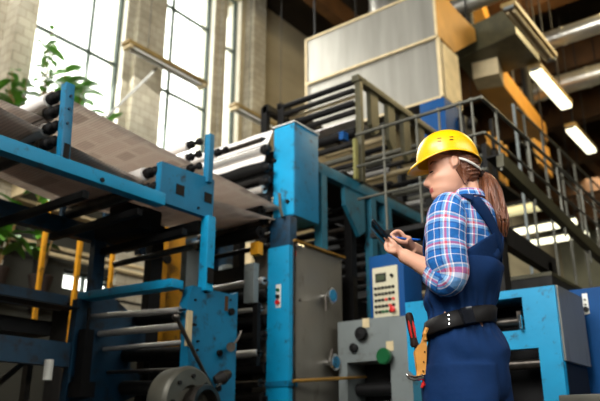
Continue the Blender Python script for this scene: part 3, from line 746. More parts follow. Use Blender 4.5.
for x in (5.15, 5.9, 6.7, 7.5, 8.4, 9.2, 10.0):
    MB().tube((x, yb_, 2.70-.13*(x-5.2)), (x, yb_, zc), .012, 10).sphere((x, yb_, zc), .023).build('rail_post', M['rail'], t)
sA, sB = P(500, 160, Y=yb_), P(594, 250, Y=yb_)
sB = sA+(sB-sA)*1.7
MB().bar(sA, sB, .06, .12).build('floor_stringer', M['olive'], t)
MB().bar(sA+V((0, .06, .05)), sB+V((0, .06, .05)), .12, .015).build('kick_plate', M['dark'], t)
MB().box((CX-.03, yb_, 2.25), (CX+.02, 2.95, 2.29)).build('floor_stringer', M['dark'], t)
for x, zt in ((4.87, 2.2), (8.8, 2.2)): MB().box((x, yb_-.04, 0), (x+.08, yb_+.04, zt)).build('leg', M['dark'], t)
# stair rails (nearer), descending stringer lower right
t = thing('stair_flight', (6, 1.9, 0), 'dark stair stringer with pipe handrail sloping down behind her shoulder', 'stairs')
MB().bar(P(497, 232, Y=1.9), P(552, 268, Y=1.9), .08, .16).build('stringer', M['dark'], t)
MB().box((6.0, 1.86, 0), (6.1, 1.94, 2.12)).build('leg', M['dark'], t)
MB().box((4.95, 1.86, 0), (5.05, 1.94, 2.12)).build('leg', M['dark'], t)

# upper walkway railing at the right (nearer the row lamps)
t = thing('pipe_scaffold', (11, 2.75, 0), 'tall pipe scaffold of pale uprights receding behind the catwalk at right', 'scaffold')
GY = 2.75
pA = P(517, 108, Y=GY)
for zz in (0, .5): MB().tube((pA.x, GY, pA.z-zz), (pA.x+6, GY, pA.z-zz), .018, 12).build('handrail', M['rail'], t)
for k, px in enumerate((516, 525, 541, 556, 569, 583)):
    q = P(px, 130, Y=GY)
    MB().tube((q.x, GY, 0), (q.x, GY, pA.z), .02, 10).build('upright', M['rail'] if k else M['cabl'], t)

# far steelwork and ladders right edge
def ladder(x, y, z0, z1, w, label):
    t = thing('ladder', (x, y, z0), label, 'ladder', 'far steel ladders')
    MB().tube((x, y, z0), (x, y, z1), .03, 8).tube((x, y-w, z0), (x, y-w, z1), .03, 8).build('stile', M['rail'], t)
    for k in range(int((z1-z0)/.42)): MB().tube((x, y, z0+.25+k*.42), (x, y-w, z0+.25+k*.42), .018, 8).build('rung', M['rail'], t)
ladder(13.5, 2.6, 0, 4.9, .6, 'grey steel ladder standing at the far right beyond the catwalk')
ladder(17.5, 3.4, 0, 6.2, .6, 'taller, more distant steel ladder standing near the far end wall')
t = thing('rear_machine', (20, 3, 0), 'tall far machine block of pale panels at the right edge of the hall', 'machine')
MB().box((20, .5, 0), (23, 6.5, 4.3), .03).build('body', M['walld'], t)
for i in range(5): MB().box((19.95, .8+i*1.1, 3.0), (20, 1.6+i*1.1, 3.9)).build('panel', M[('cabl', 'seam', 'cabl', 'yellow', 'rail')[i]], t)
t = thing('yellow_fitting_rack', (8.6, 2.9, 3), 'rack of small yellow fittings behind the catwalk rail', 'rack')
MB().box((9.0, 3.35, 4.1), (9.9, 3.75, 4.15)).box((9.0, 3.35, 4.6), (9.9, 3.75, 4.64)).box((9.0, 3.35, 0), (9.04, 3.4, 5.1)).box((9.86, 3.7, 0), (9.9, 3.75, 5.1)).build('shelf', M['dark'], t)
rnd = random.Random(3)
for i in range(8):
    x = 9.1+.1*i; zz = (4.15, 4.64)[i % 2]
    MB().tube((x, 3.5, zz), (x, 3.5, zz+.28), .04, 10).sphere((x, 3.5, zz+.3), .055).build('fitting', M['yellow'], t)

# ================================================================== RIGHT CEILING ZONE
def fixture(x0, x1, y, z, lit, label, mt=None):
    t = thing('ceiling_lamp', (x0, y, z), label, 'lamp', 'row of ceiling lamps at upper right')
    MB().box((x0, y-.11, z), (x1, y+.11, z+.08), .02).build('housing', M['tan'], t)
    if lit: MB().box((x0+.03, y-.10, z-.09), (x1-.03, y+.10, z), .045).build('diffuser', M['tube'], t)
    else:
        b = MB()
        for s in (-.045, .045): b.tube((x0+.1, y+s, z-.04), (x1-.1, y+s, z-.04), .025, 10)
        b.build('tube_lamp', M['seam'], t)
    MB().box((x0, y-.07, z-.04), (x0+.06, y+.07, z)).box((x1-.06, y-.07, z-.04), (x1, y+.07, z)).build('end_cap', M['cabl'], t)
    MB().tube((x0+.3, y, z+.1), (x0+.3, y, 10.2), .012, 8).tube((x1-.3, y, z+.1), (x1-.3, y, 10.2), .012, 8).build('hanger', M['dark'], t)
fixture(8.48, 10.33, 2.76, 6.5, False, 'unlit brown ceiling lamp, nearest in the row at upper right')
fixture(10.44, 12.15, 3.08, 6.5, True, 'bright lit ceiling lamp just beyond the unlit one')
fixture(13.1, 14.6, 3.32, 6.5, True, 'second bright ceiling lamp further down the row')
q = P(592, 147, Z=6.5); fixture(15.0, 16.6, 3.12, 6.5, True, 'farthest bright ceiling lamp, cut by the right edge')
def bar_lamp(a, c, r, label, m='tube'):
    t = thing('strip_lamp', a, label, 'lamp', 'long strip lamps behind the railings')
    a, c = V(a), V(c)
    MB().tube(a, c, r, 12).build('tube_lamp', M[m], t)
    MB().bar(a+V((0, 0, r+.03)), c+V((0, 0, r+.03)), .2, .05).build('housing', M['dark'], t)
    MB().tube(a+V((0, 0, .1)), V((a.x, a.y, 10.2)), .01, 6).tube(c+V((0, 0, .1)), V((c.x, c.y, 10.2)), .01, 6).build('hanger', M['dark'], t)
bar_lamp((14.6, 5.25, 5.0), (14.6, 3.85, 5.0), .075, 'upper of the two brightest strip lamps behind the railings')
bar_lamp((15.7, 5.27, 5.0), (15.7, 3.92, 5.0), .07, 'lower of the two brightest strip lamps behind the railings')
bar_lamp((13.1, 5.3, 5.0), (13.1, 3.87, 5.0), .10, 'dim yellowish strip lamp above the brightest pair', 'tubed')
# silver round ducts across the hall
for (px, py, Z, r, lab) in ((575, 32, 7.6, .16, 'silver round duct crossing behind the unlit ceiling lamp'), (585, 78, 7.4, .2, 'silver round duct beyond the bright ceiling lamp'), (475, 1, 7.6, .15, 'silver round duct passing above the hood corner')):
    c = P(px, py, Z=Z)
    y0, y1 = (-4, 4.6) if px != 475 else (2.6, 6)
    b = MB().tube((c.x, y0, Z), (c.x, y1, Z), r, 24)
    n = int((y1-y0)/.9)
    for k in range(n): b.tube((c.x, y0+.5+k*.9, Z), (c.x, y0+.56+k*.9, Z), r*1.08, 24)
    b.tube((c.x, y0+.3, Z), (c.x, y0+.3, 10.2), .02, 8).tube((c.x, y1-.3, Z), (c.x, y1-.3, 10.2), .02, 8)
    tag(b.build('round_duct', M['foil']), lab, 'duct')
# conveyor enclosure behind/above, warm lamplight painted in as ochre
t = thing('overhead_air_duct', (11, 4, 6), 'overhead air duct with lamplight painted in ochre running away from the hood', 'duct')
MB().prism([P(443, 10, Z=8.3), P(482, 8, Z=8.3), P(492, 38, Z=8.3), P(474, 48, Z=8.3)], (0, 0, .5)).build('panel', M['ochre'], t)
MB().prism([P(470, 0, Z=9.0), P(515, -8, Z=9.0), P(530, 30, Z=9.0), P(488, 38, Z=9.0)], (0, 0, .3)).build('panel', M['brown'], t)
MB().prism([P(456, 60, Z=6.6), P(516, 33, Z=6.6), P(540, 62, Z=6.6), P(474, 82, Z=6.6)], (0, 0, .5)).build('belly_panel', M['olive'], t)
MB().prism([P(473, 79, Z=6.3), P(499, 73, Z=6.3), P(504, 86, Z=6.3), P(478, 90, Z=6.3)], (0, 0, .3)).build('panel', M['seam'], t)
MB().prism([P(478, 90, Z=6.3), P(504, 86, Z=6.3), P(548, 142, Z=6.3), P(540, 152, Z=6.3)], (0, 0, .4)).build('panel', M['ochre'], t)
MB().tube((12.6, 3.9, 6.9), (12.6, 3.9, 10.2), .1).tube((9.8, 3.9, 6.9), (9.8, 3.9, 10.2), .1).build('hanger', M['dark'], t)
t = thing('hanging_panel', (13, 3.3, 5), 'panel with lamp glow painted in yellow ochre hanging beyond the gallery rail', 'panel')
MB().prism([P(534, 138, Y=3.4), P(549, 148, Y=3.4), P(553, 178, Y=3.4), P(540, 163, Y=3.4)], (0, .05, 0)).build('sheet', M['ochre'], t)  # orange lamp glow is in the sheet colour
MB().tube(P(545, 147, Y=3.43), V((P(545, 147, Y=3.43).x, 3.43, 10.2)), .012, 8).build('hanger', M['dark'], t)

# ================================================================== LEFT LOWER background: blue beams, yellow posts
t = thing('walkway_frame', (1.8, 4.3, 0), 'dark blue lower walkway frame at the left edge', 'frame')
MB().box((-.6, YF+.1, 1.5), (2.84, YF+.2, 1.6)).build('upper_beam', M['dblue'], t)
MB().box((-.6, YF-.05, 1.49), (2.84, YF+.1, 1.50)).box((-.6, YF+.2, 1.32), (2.8, YF+.9, 1.42)).build('deck', M['black'], t)
MB().box((-.6, YF, 1.10), (2.84, YF+.08, 1.26)).build('lower_beam', M['dblue'], t)
MB().box((2.28, YF+.1, 0), (2.34, YF+.16, 1.5)).box((-.5, YF+.1, 0), (-.44, YF+.16, 1.5)).build('upright', M['black'], t)
MB().bar((1.95, YF+.3, .45), (2.7, YF+.3, 1.15), .03, .03).bar((2.7, YF+.3, .45), (1.95, YF+.3, 1.15), .03, .03).box((1.9, YF+.27, 0), (1.94, YF+.33, 1.3)).box((2.7, YF+.27, 0), (2.74, YF+.33, 1.3)).build('cross_brace', M['dsteel'], t)
MB().tube((2.32, YF+.4, 0), (2.32, YF+.4, 1.1), .03).build('gas_pipe', M['orange'], t)
MB().tube((2.66, YF-.04, 1.0), (2.66, YF-.04, 1.13), .03).build('bottle_cap', M['white'], t)
g = 'yellow guard posts behind the press'
for i, (x, y, w, z0, z1, lab) in enumerate(((3.06, 5.0, .035, 0, 2.52, 'yellow guard post nearest the left edge'), (3.4, 5.0, .038, 0, 2.34, 'yellow guard post left of the dark blue upright'), (3.75, 5.0, .035, 0, 2.36, 'yellow guard post right of the dark blue upright'))):
    tag(MB().bar((x, y, z0), (x, y, z1), w, w, bev=.006).build('guard_post', M['yellow']), lab, 'post', g)
t = thing('yellow_column', (4.4, 5.0, 0), 'thick chipped yellow column behind the infeed unit', 'column')
MB().box((4.2, 4.95, 0), (4.36, 5.05, 2.72), .006).build('flange', M['yellow'], t)
MB().box((4.4, 5.0, 0), (4.62, 5.15, 2.66), .006).build('web_plate', M['yellow'], t)
MB().tube((4.34, 4.93, 2.28), (4.34, 4.96, 2.28), .05).build('hinge_boss', M['black'], t)
tag(MB().tube((3.05, 4.2, 2.05), (4.22, 4.93, 2.27), .02, 10).build('guard_bar', M['rail']), 'pale round bar running from the dark blue upright to the yellow column', 'bar')
t = thing('wheeled_ink_barrel', (4.95, 4.9, 0), 'dark blue housing with pale drum right of the yellow column', 'machine')
MB().box((4.75, 4.7, 0), (5.15, 5.2, 2.6), .02).build('body', M['dblue'], t)
MB().lathe((4.9, 4.7, 2.15), (0, -1, 0), [(0, .14), (.06, .14), (.07, .11), (.07, 0)], 24).build('drum', M['cabl'], t)
tag(MB().box((5.7, 5.2, 0), (5.95, 5.5, 2.35), .01).build('orange_crate', M['orange']), 'small orange box seen between the columns far behind', 'box')
tag(MB().box((6.3, 5.6, 0), (7.6, 6.0, 3.0), .01).build('storage_cabinet', M['seam']), 'pale cabinet glimpsed behind the roller stack', 'cabinet')

# ================================================================== CONSOLE and right-hand machines
t = thing('low_grey_machine', (4.9, 2.8, 0), 'low grey painted machine casing with dark recess and green knob', 'machine')
GX = 4.5
body = MB()
MB().box((GX, 2.26, 0), (5.4, 2.62, 1.50), .006).build('door', M['cabl'], t)
MB().box((GX+.06, 2.62, 1.2), (5.4, 3.12, 1.52)).box((GX+.06, 2.62, 0), (5.4, 3.12, .9)).box((GX+.06, 3.04, .9), (5.4, 3.12, 1.2)).box((GX+.5, 2.62, .9), (5.4, 3.04, 1.2)).build('casing', M['cabl'], t)
MB().box((GX+.3, 2.63, .9), (GX+.34, 3.03, 1.2)).tube((GX+.2, 2.63, 1.0), (GX+.2, 3.03, 1.0), .05).build('recess_core', M['black'], t)
def GP(px, py): return P(px, py, X=GX)
c = GP(388, 357); kn = MB().lathe(c, (-1, 0, 0), [(0, .035), (.02, .035), (.03, .056), (.07, .06), (.08, .052), (.08, 0)], 28).build('knob', M['green'], t)
c2 = P(363, 334, X=GX+.06); MB().lathe(c2, (-1, 0, 0), [(0, .035), (.02, .052), (.04, .052), (.05, .045), (.05, .03), (.06, 0)], 24).build('black_knob', M['black'], t)
c3 = P(355, 348, X=GX+.06); MB().lathe(c3, (-1, 0, 0), [(0, .03), (.03, .035), (.04, 0)], 20).build('black_knob', M['black'], t)
for q, xx in (((390, 346), GX), ((366, 323), GX+.06)):
    c = P(*q, X=xx); MB().box(c+V((-.004, -.03, -.035)), c+V((0, .03, .035))).build('label_plate', M['seam'], t)
b = MB()
for z in (1.4, 1.2, 1.0, .8): b.tube((GX-.008, 2.29, z), (GX, 2.29, z), .012, 8)
b.build('screw', M['dark'], t)
t = thing('control_console', (5.0, 2.9, 1.5), 'blue control console with pale button panel behind the phone', 'console')
CXN = 4.75
def K(px, py): return P(px, py, X=CXN)
k0, k1 = K(369, 264), K(406, 320)
print('console', k0, k1)
MB().box((CXN, k1.y, k1.z), (CXN+.3, k0.y, k0.z+.06), .01).build('housing', M['navy'], t)
pa, pb = K(373, 269), K(400, 317)
MB().box((CXN-.012, pb.y, pb.z+.01), (CXN, pa.y, pa.z)).build('button_panel', M['cream'], t)
Wd = pa.y-pb.y; Hd = pa.z-pb.z-.01
def kp(u, v): return V((CXN-.012, pa.y-u*Wd, pa.z-v*Hd))
MB().box(kp(.12, .12)-V((.004, 0, 0)), kp(.55, .30)).build('display_bezel', M['dark'], t)
MB().box(kp(.17, .155)-V((.006, 0, 0)), kp(.5, .265)).build('display', M['lcd'], t)
for r, v in enumerate((.42, .54, .66, .78, .89)):
    for k in range(6):
        u = .12+k*.14
        if r == 4 and k > 4: continue
        c = kp(u, v); MB().tube(c, c-V((.012, 0, 0)), .0125, 10).build('push_button', M['green'] if (r == 4 and k in (2, 3)) else M['red'] if (r >= 2 and k in (3, 4, 5) and (k+r) % 2) else M['dark'], t)
c = kp(.8, .2); MB().tube(c, c-V((.02, 0, 0)), .013, 12).build('key_switch', M['dark'], t)
c = kp(.82, .87); MB().lathe(c, (-1, 0, 0), [(0, .012), (.02, .012), (.025, .024), (.035, .024), (.04, .015), (.04, 0)], 18).build('emergency_stop', M['red'], t)
MB().box((CXN+.1, k1.y+.05, 1.51), (CXN+.2, k0.y-.05, k1.z)).build('pedestal', M['dark'], t)

t = thing('blue_feeder_machine', (4.4, 1.7, 0), 'bright blue feeder machine with dark cutouts behind her hips', 'machine')
BX = 3.97
def BP(px, py): return P(px, py, X=BX)
ys = dict(a=2.17, b=1.72, c=1.44, d=1.22)
ZT2 = 1.47
def wy(px): return BP(px, 300).y
def wz(py, px=520): return BP(px, py).z
print('BP', BP(430, 300), BP(498, 304), BP(521, 340), BP(524, 310), BP(505, 345), BP(540, 401))
# front plate polygon with notches (y decreasing to the right)
fr = [(wy(405), ZT2+.01), (wy(556), ZT2-.0), (1.225, 0), (wy(533), 0), (wy(533), wz(349)), (wy(496), wz(349)), (wy(496), wz(330)), (wy(522), wz(330)), (wy(522), wz(297)), (wy(498), wz(297)), (wy(490), wz(300)), (wy(490), 0.95), (wy(420), 0.95), (wy(405), 1.05)]
MB().prism([V((BX, y, z)) for y, z in fr], (.05, 0, 0)).build('front_plate', M['cyan'], t)
MB().box((BX+.05, 1.23, 0), (BX+.5, 1.27, ZT2-.01)).build('side_panel', M['black'], t)
MB().box((BX+.03, 1.205, 1.05), (BX+.5, 1.23, ZT2+.005)).build('side_cover', M['cab'], t)
MB().box((BX+.05, 1.27, ZT2-.03), (BX+.5, wy(405), ZT2)).build('top_cover', M['cyan'], t)
MB().box((BX+.25, 1.3, 0), (BX+.48, 2.1, ZT2-.05)).build('inner_core', M['black'], t)
MB().box((BX+.0, wy(519), wz(322)), (BX+.06, wy(515), wz(311))).tube((BX+.1, 1.3, 1.3), (BX+.1, 2.1, 1.3), .03).tube((BX+.1, 1.3, 1.05), (BX+.1, 2.1, 1.05), .03).build('feed_bar', M['dsteel'], t)
MB().tube((BX-.03, wy(520), wz(316)), (BX-.03, wy(520), wz(330)), .01, 8).tube((BX-.03, wy(520), wz(318)), (BX+.01, wy(520), wz(318)), .008, 8).build('grip_handle', M['chrome'], t)
MB().tube((BX+.1, 1.95, ZT2), (BX+.1, 1.95, ZT2+.06), .02).sphere((BX+.1, 1.95, ZT2+.07), .03).build('top_knob', M['chrome'], t)
MB().box((BX+.02, wy(415), .5), (BX+.3, wy(407), 1.02)).build('lower_panel', M['teal'], t)
t = thing('deep_blue_cabinet', (5.2, 1.2, 0), 'deep blue electrical cabinet with white switch plate at the right edge', 'cabinet')
DX = 4.6
d0 = P(562, 291, X=DX); 
print('dc', d0, P(600, 291, X=DX))
MB().box((DX, .5, 0), (DX+.6, d0.y, d0.z), .008).build('body', M['navy'], t)
c0, c1 = P(582, 294, X=DX), P(590, 314, X=DX)
sw = MB().box((DX-.01, c1.y, c1.z), (DX, c0.y, c0.z), .003).build('switch_plate', M['white'], t)
for z in (.3, .55): c = V((DX-.01, (c0.y+c1.y)/2, c0.z-(c0.z-c1.z)*z)); MB().tube(c, c-V((.01, 0, 0)), .007, 10).build('screw', M['rail'], sw)
c = V((DX-.01, (c0.y+c1.y)/2, c1.z+.03)); MB().tube(c, c-V((.02, 0, 0)), .016, 12).build('rotary_switch', M['black'], sw)
# rails and boxes beyond
t = thing('work_table', (2.6, .6, 0), 'grey metal table edge cut off at the lower right corner', 'table')
MB().box((2.45, .1, .745), (3.1, .78, .775), .006).build('table_top', M['rail'], t)
for (x, y) in ((2.5, .15), (2.5, .72), (3.05, .15), (3.05, .72)): MB().box((x-.02, y-.02, 0), (x+.02, y+.02, .745)).build('leg', M['dark'], t)
t = thing('machine_housing', (6.0, 1.6, 0), 'low dark machine cover between her back and the blue cabinet', 'machine')
MB().box((5.6, 1.72, 0), (6.6, 2.4, 1.9), .02).build('body', M['dark'], t)
MB().box((5.6, 1.72, 1.9), (6.6, 2.4, 1.93)).build('cover', M['olive'], t)
MB().box((5.58, 2.05, 1.62), (5.6, 2.3, 1.72)).build('yellow_tag', M['yellow'], t)
# ================================================================== PERSON
from mathutils import noise
def crom(vals, n):
    """resample list of tuples with Catmull-Rom to n samples"""
    m = len(vals)-1; out = []
    for i in range(n):
        t = i/(n-1)*m; k = min(int(t), m-1); f = t-k
        p0 = vals[max(k-1, 0)]; p1 = vals[k]; p2 = vals[k+1]; p3 = vals[min(k+2, m)]
        out.append(tuple(.5*((2*b)+(-a+c)*f+(2*a-5*b+4*c-d)*f*f+(-a+3*b-3*c+d)*f**3) for a, b, c, d in zip(p0, p1, p2, p3)))
    return out
TY = math.radians(30)
FD = (-RT*math.cos(TY)+FW*math.sin(TY)); LD = V((0, 0, 1)).cross(FD)
def loft(b, st, n_r, n_c, wr=0., ws=9., uvoff=0., ax=None, ay=None, free=False, asym=0., seed=0., n_pow=2.0):
    """st: list of (pos, a, b) ; a along ax (lateral), b along ay (depth)"""
    ax = ax or LD; ay = ay or FD
    s = crom([(*p, a_, b_) for p, a_, b_ in st], n_r)
    rows = []; uvs = []; L = 0; ctr = [V(q[:3]) for q in s]
    X = None
    for i, q in enumerate(s):
        c = ctr[i]
        if i: L += (c-ctr[i-1]).length
        if free:
            tdir = (ctr[min(i+1, n_r-1)]-ctr[max(i-1, 0)]).normalized()
            if X is None: X = tdir.cross(V((0, 0, 1))) if abs(tdir.z) < .9 else tdir.cross(RT)
            X = (X-tdir*X.dot(tdir)).normalized(); Yv = tdir.cross(X)
        else: X, Yv = ax, ay
        r = []; u = []
        R0 = .5*(s[n_r//2][3]+s[n_r//2][4])
        for k in range(n_c):
            a = 2*pi*k/n_c
            ca, sa = math.cos(a), math.sin(a)
            rr = 1/((abs(ca)**n_pow+abs(sa)**n_pow)**(1/n_pow))
            d = X*ca*q[3]*rr+Yv*sa*q[4]*rr
            p = c+d
            if wr:
                nn = noise.noise(V((p.x*ws*.7+seed, p.y*ws*.7, p.z*ws*1.5)))+.5*noise.noise(V((p.x*ws*2, p.y*ws*2+seed, p.z*ws*2.6)))
                p = p+d.normalized()*nn*wr
            r.append(p); u.append((a*R0+uvoff, L))
        u.append((2*pi*R0+uvoff, L))
        rows.append(r); uvs.append(u)
    b.grid(rows, close_u=True, uvs=uvs, cap=True)
    return rows
def remeshed(b, name, m, parent, vox, sm=2, extra=None):
    o = b.build(name, m, parent, split=False)
    md = o.modifiers.new('r', 'REMESH'); md.mode = 'VOXEL'; md.voxel_size = vox; md.use_smooth_shade = True
    if sm:
        m2 = o.modifiers.new('s', 'SMOOTH'); m2.iterations = sm; m2.factor = .5
    dg = bpy.context.evaluated_depsgraph_get()
    me = bpy.data.meshes.new_from_object(o.evaluated_get(dg))
    me.name = name; o.modifiers.clear(); o.data = me
    me.materials.clear(); me.materials.append(m)
    for p in me.polygons: p.use_smooth = True
    return o
ORG = V((2.25, 1.0, 0))
who = thing('person', ORG, 'person in a yellow hard hat, plaid shirt and navy dungarees looking down at a phone', 'person')

# ---- skin body -------------------------------------------------
b = MB()
HD = (-RT*math.cos(math.radians(6))+FW*math.sin(math.radians(6)))      # facing of the head
HL = V((0, 0, 1)).cross(HD)
# rows: y px, front px, back px, half width, squareness in front
hrows = [(140, 446, 458, .02), (143, 440, 464, .042), (148, 434.5, 469.5, .058), (154, 430.5, 472.5, .066), (160, 428.4, 474.5, .070), (165, 428.2, 475.5, .072), (169, 429.6, 476.8, .072), (173, 430.4, 476.5, .071),
         (177, 430, 475.5, .069), (181, 429.8, 474, .067), (185, 430.6, 472, .063), (188, 430.4, 470, .059), (191, 430.6, 467, .056), (194, 432.4, 464, .052), (197, 433.2, 460, .044), (199.5, 435.5, 456, .034), (201, 439, 452, .02)]
rows = []
NC = 48
hr = crom([tuple(map(float, q)) for q in hrows], 70)
nose = [(167, 0), (171, .003), (176, .010), (180, .0175), (183, .0225), (185.3, .021), (187, .008), (188.4, 0)]
lips = [(188.6, 0), (190, .0035), (191.2, .001), (192.6, .0038), (194.2, 0)]
chin = [(193.5, 0), (196.5, .006), (199.5, .004), (201, 0)]
def tab(t, y):
    if y <= t[0][0] or y >= t[-1][0]: return 0
    for (a, va), (c, vc) in zip(t, t[1:]):
        if a <= y <= c: return va+(vc-va)*(y-a)/(c-a)
for (y, xf, xb, hw) in hr:
    A = W(xf, y); B_ = W(xb, y); c = (A+B_)/2; hl = (A-B_).length/2; z = W((xf+xb)/2, y).z
    # keep ring horizontal
    r = []
    for k in range(NC):
        a = 2*pi*k/NC; ca, sa = math.cos(a), math.sin(a)
        aa = math.atan2(sa, ca)
        w_ = hw*(1-.10*max(0, ca)**2) if y > 165 else hw
        fx = hl*math.copysign(abs(ca)**.9, ca); fy = w_*math.copysign(abs(sa)**.86, sa)
        g = math.exp(-(aa/.19)**2)*tab(nose, y)*1.15+math.exp(-(aa/.42)**2)*tab(lips, y)+math.exp(-(aa/.5)**2)*tab(chin, y)
        g -= math.exp(-((abs(aa)-.52)/.2)**2)*.006*math.exp(-((y-172.5)/2.6)**2)      # eye sockets
        g += math.exp(-((abs(aa)-.5)/.3)**2)*.003*math.exp(-((y-168)/1.6)**2)          # brow
        g += math.exp(-((abs(aa)-.8)/.3)**2)*.003*math.exp(-((y-181)/4)**2)            # cheek
        p = c+HD*fx+HL*fy; p.z = z
        d = (HD*ca+HL*sa)
        r.append(p+d*g)
    rows.append(r)
b.grid(rows[::-1], close_u=True, cap=True)
# neck
loft(b, [(W(460, 168, 0), .052, .055), (W(462, 180, 0), .050, .054), (W(465, 193, 0), .054, .058), (W(467, 203, 0), .075, .07), (W(467, 212, 0), .10, .07)], 14, 24)
# torso + pelvis (under the clothes)
TOR = [(W(467, 205), .10, .065), (W(466, 212), .155, .085), (W(465, 225), .165, .098), (W(464, 245), .155, .104), (W(463, 270), .140, .098), (W(462, 300), .128, .088), (W(462, 318), .130, .09), (W(466, 345), .155, .112), (W(467, 365), .160, .115), (W(467, 385), .15, .10)]
loft(b, TOR, 30, 32)
def lp(u, v, z): return ORG+RT*u+FW*v+V((0, 0, z))
hipL = LD*.09; hipR = -LD*.09
pel = W(467, 375); pel = V((pel.x, pel.y, .86))
LEGS = []
for s, dx in ((1, FD*.0), (-1, FD*.10)):
    h = pel+LD*.085*s
    foot = V((h.x, h.y, 0))+LD*.03*s+dx
    LEGS.append((h, h.lerp(foot, .5)+V((0, 0, 0)), foot))
    kn = V(((h.x+foot.x)/2, (h.y+foot.y)/2, .47))+FD*.02
    loft(b, [(V((h.x, h.y, .9)), .085, .09), (V((h.x, h.y, .75)).lerp(kn, .1), .082, .088), (kn+V((0, 0, .1)), .06, .065), (kn, .052, .058), (V((foot.x, foot.y, .33)).lerp(kn, .3), .052, .058), (V((foot.x, foot.y, .12)), .038, .042), (V((foot.x, foot.y, .06)), .036, .045)], 26, 20)
    loft(b, [(V((foot.x, foot.y, .05))-FD*.05, .03, .03), (V((foot.x, foot.y, .05)), .036, .038), (V((foot.x, foot.y, .035))+FD*.08, .04, .026), (V((foot.x, foot.y, .03))+FD*.16, .032, .018)], 12, 16, free=True)
# arms
shL, elL, wrL = W(447, 210, -.145), W(449, 279, -.165), W(402.5, 255, -.045)
shR, elR, wrR = W(489, 210, .155), W(452, 274, .215), W(412.5, 247.5, .055)
loft(b, [(shL, .048, .048), (shL.lerp(elL, .5), .042, .042), (elL, .038, .038)], 12, 18, free=True)
loft(b, [(elL, .038, .038), (elL.lerp(wrL, .3), .040, .038), (elL.lerp(wrL, .7), .030, .028), (wrL, .0215, .026)], 16, 18, free=True)
loft(b, [(shR, .048, .048), (shR.lerp(elR, .5), .042, .042), (elR, .038, .038)], 12, 18, free=True)
loft(b, [(elR, .038, .038), (elR.lerp(wrR, .3), .039, .037), (elR.lerp(wrR, .7), .029, .027), (wrR, .020, .025)], 16, 18, free=True)
# hands
def palm(p0, p1, w0, w1, t): loft(b, [(p0, w0*.8, t*.85), (p0.lerp(p1, .35), w0, t), (p0.lerp(p1, .8), w1, t), (p1, w1*.8, t*.7)], 10, 16, free=True)
palm(wrL, W(391, 246.5, -.035), .026, .034, .021)
def finger(pts, r0=.0092, r1=.0068):
    pts = [V(p) for p in pts]; n = len(pts)
    s = crom([tuple(p) for p in pts], 12)
    b.path([V(q) for q in s], [r0+(r1-r0)*i/11 for i in range(12)], 10); b.sphere(s[-1], r1*1.0, n=10)
# left hand: four fingers curling under and up in front of the phone, thumb on top
for i, v in enumerate((-.066, -.044, -.022, -.002)):
    dx = (0, -1.0, -.6, 1.0)[i]; dy = (2.0, 0, -1.5, -3)[i]
    finger([W(396, 251+dy*.4, v), W(390+dx, 250.2+dy*.7, v-.002), W(386.2+dx*.6, 246.8+dy*.6, v), W(387+dx*.4, 243+dy*.5, v+.002)], .0096, .007)
finger([W(398, 250, -.055), W(394, 243.5, -.062), W(389.5, 239.8, -.055), W(385.5, 237.6, -.045)], .0105, .0072)
# right hand: holds the pen
palm(wrR, W(403.5, 238, .035), .023, .031, .017)
finger([W(405, 238, .018), W(400.5, 232, .012), W(395.5, 231.4, .008), W(391, 234.8, .004)], .0085, .006)
finger([W(405, 237, .034), W(399.5, 233.4, .026), W(395, 235, .018), W(392.5, 238, .010)], .0088, .0064)
finger([W(406, 238, .050), W(400, 235.5, .048), W(396.5, 238.8, .044), W(399, 242.5, .044)], .0085, .0064)
finger([W(407.5, 240, .064), W(402, 238, .064), W(399.5, 241, .06), W(402, 244.5, .058)], .0078, .006)
finger([W(407, 243, .016), W(402, 242, .004), W(397, 239.8, .0), W(393.5, 237.6, .0)], .0095, .0068)
# ear
e0 = W(452.3, 169.3, 0)+HL*.070
for k in range(26):
    a = 2*pi*k/26; rr_ = 1-.18*max(0, -math.sin(a))
    b.sphere(e0+HL*.007-HD*(.0105*math.cos(a)*rr_)+V((0, 0, .0175*math.sin(a)+.002)), .0048, n=8)
b.sphere(e0+HL*.001, .0125, (.9, .9, 1.35), 12)
b.sphere(e0-V((0, 0, .017))+HL*.004+HD*.004, .0065, n=8)
body = remeshed(b, 'body', M['skin'], who, .0038, 3)
# colour the lips inside the same continuous mesh
body.data.materials.append(M['lip'])
l0 = W(431, 191.2)
for p in body.data.polygons:
    c = p.center+ORG
    d = c-l0
    if abs(d.z) < .0085 and d.dot(HD) > -.013 and abs(d.dot(HL)) < .019: p.material_index = 1
# eyes: lashes + brow
for s in (1, -1):
    c = W(432.0, 174.3)+HL*.034*s
    MB().path([c+HD*-.002+HL*.0*s, c+HD*.004-HL*.006*s+V((0, 0, -.001)), c+HD*.010-HL*.010*s+V((0, 0, -.004))], [.002, .0034, .0016], 6).build('eyelash', M['lash'], who)
    c = W(431.5, 166.6)+HL*.036*s
    MB().path([c-HD*.014+HL*.012*s+V((0, 0, -.001)), c-HD*.001+HL*.004*s+V((0, 0, .003)), c+HD*.004-HL*.006*s+V((0, 0, .0015)), c+HD*.0065-HL*.018*s], [.001, .0025, .003, .0015], 6).build('eyebrow', M['hair'], who)
    c = W(452.5, 169.5)+HL*.083*s
b = MB()
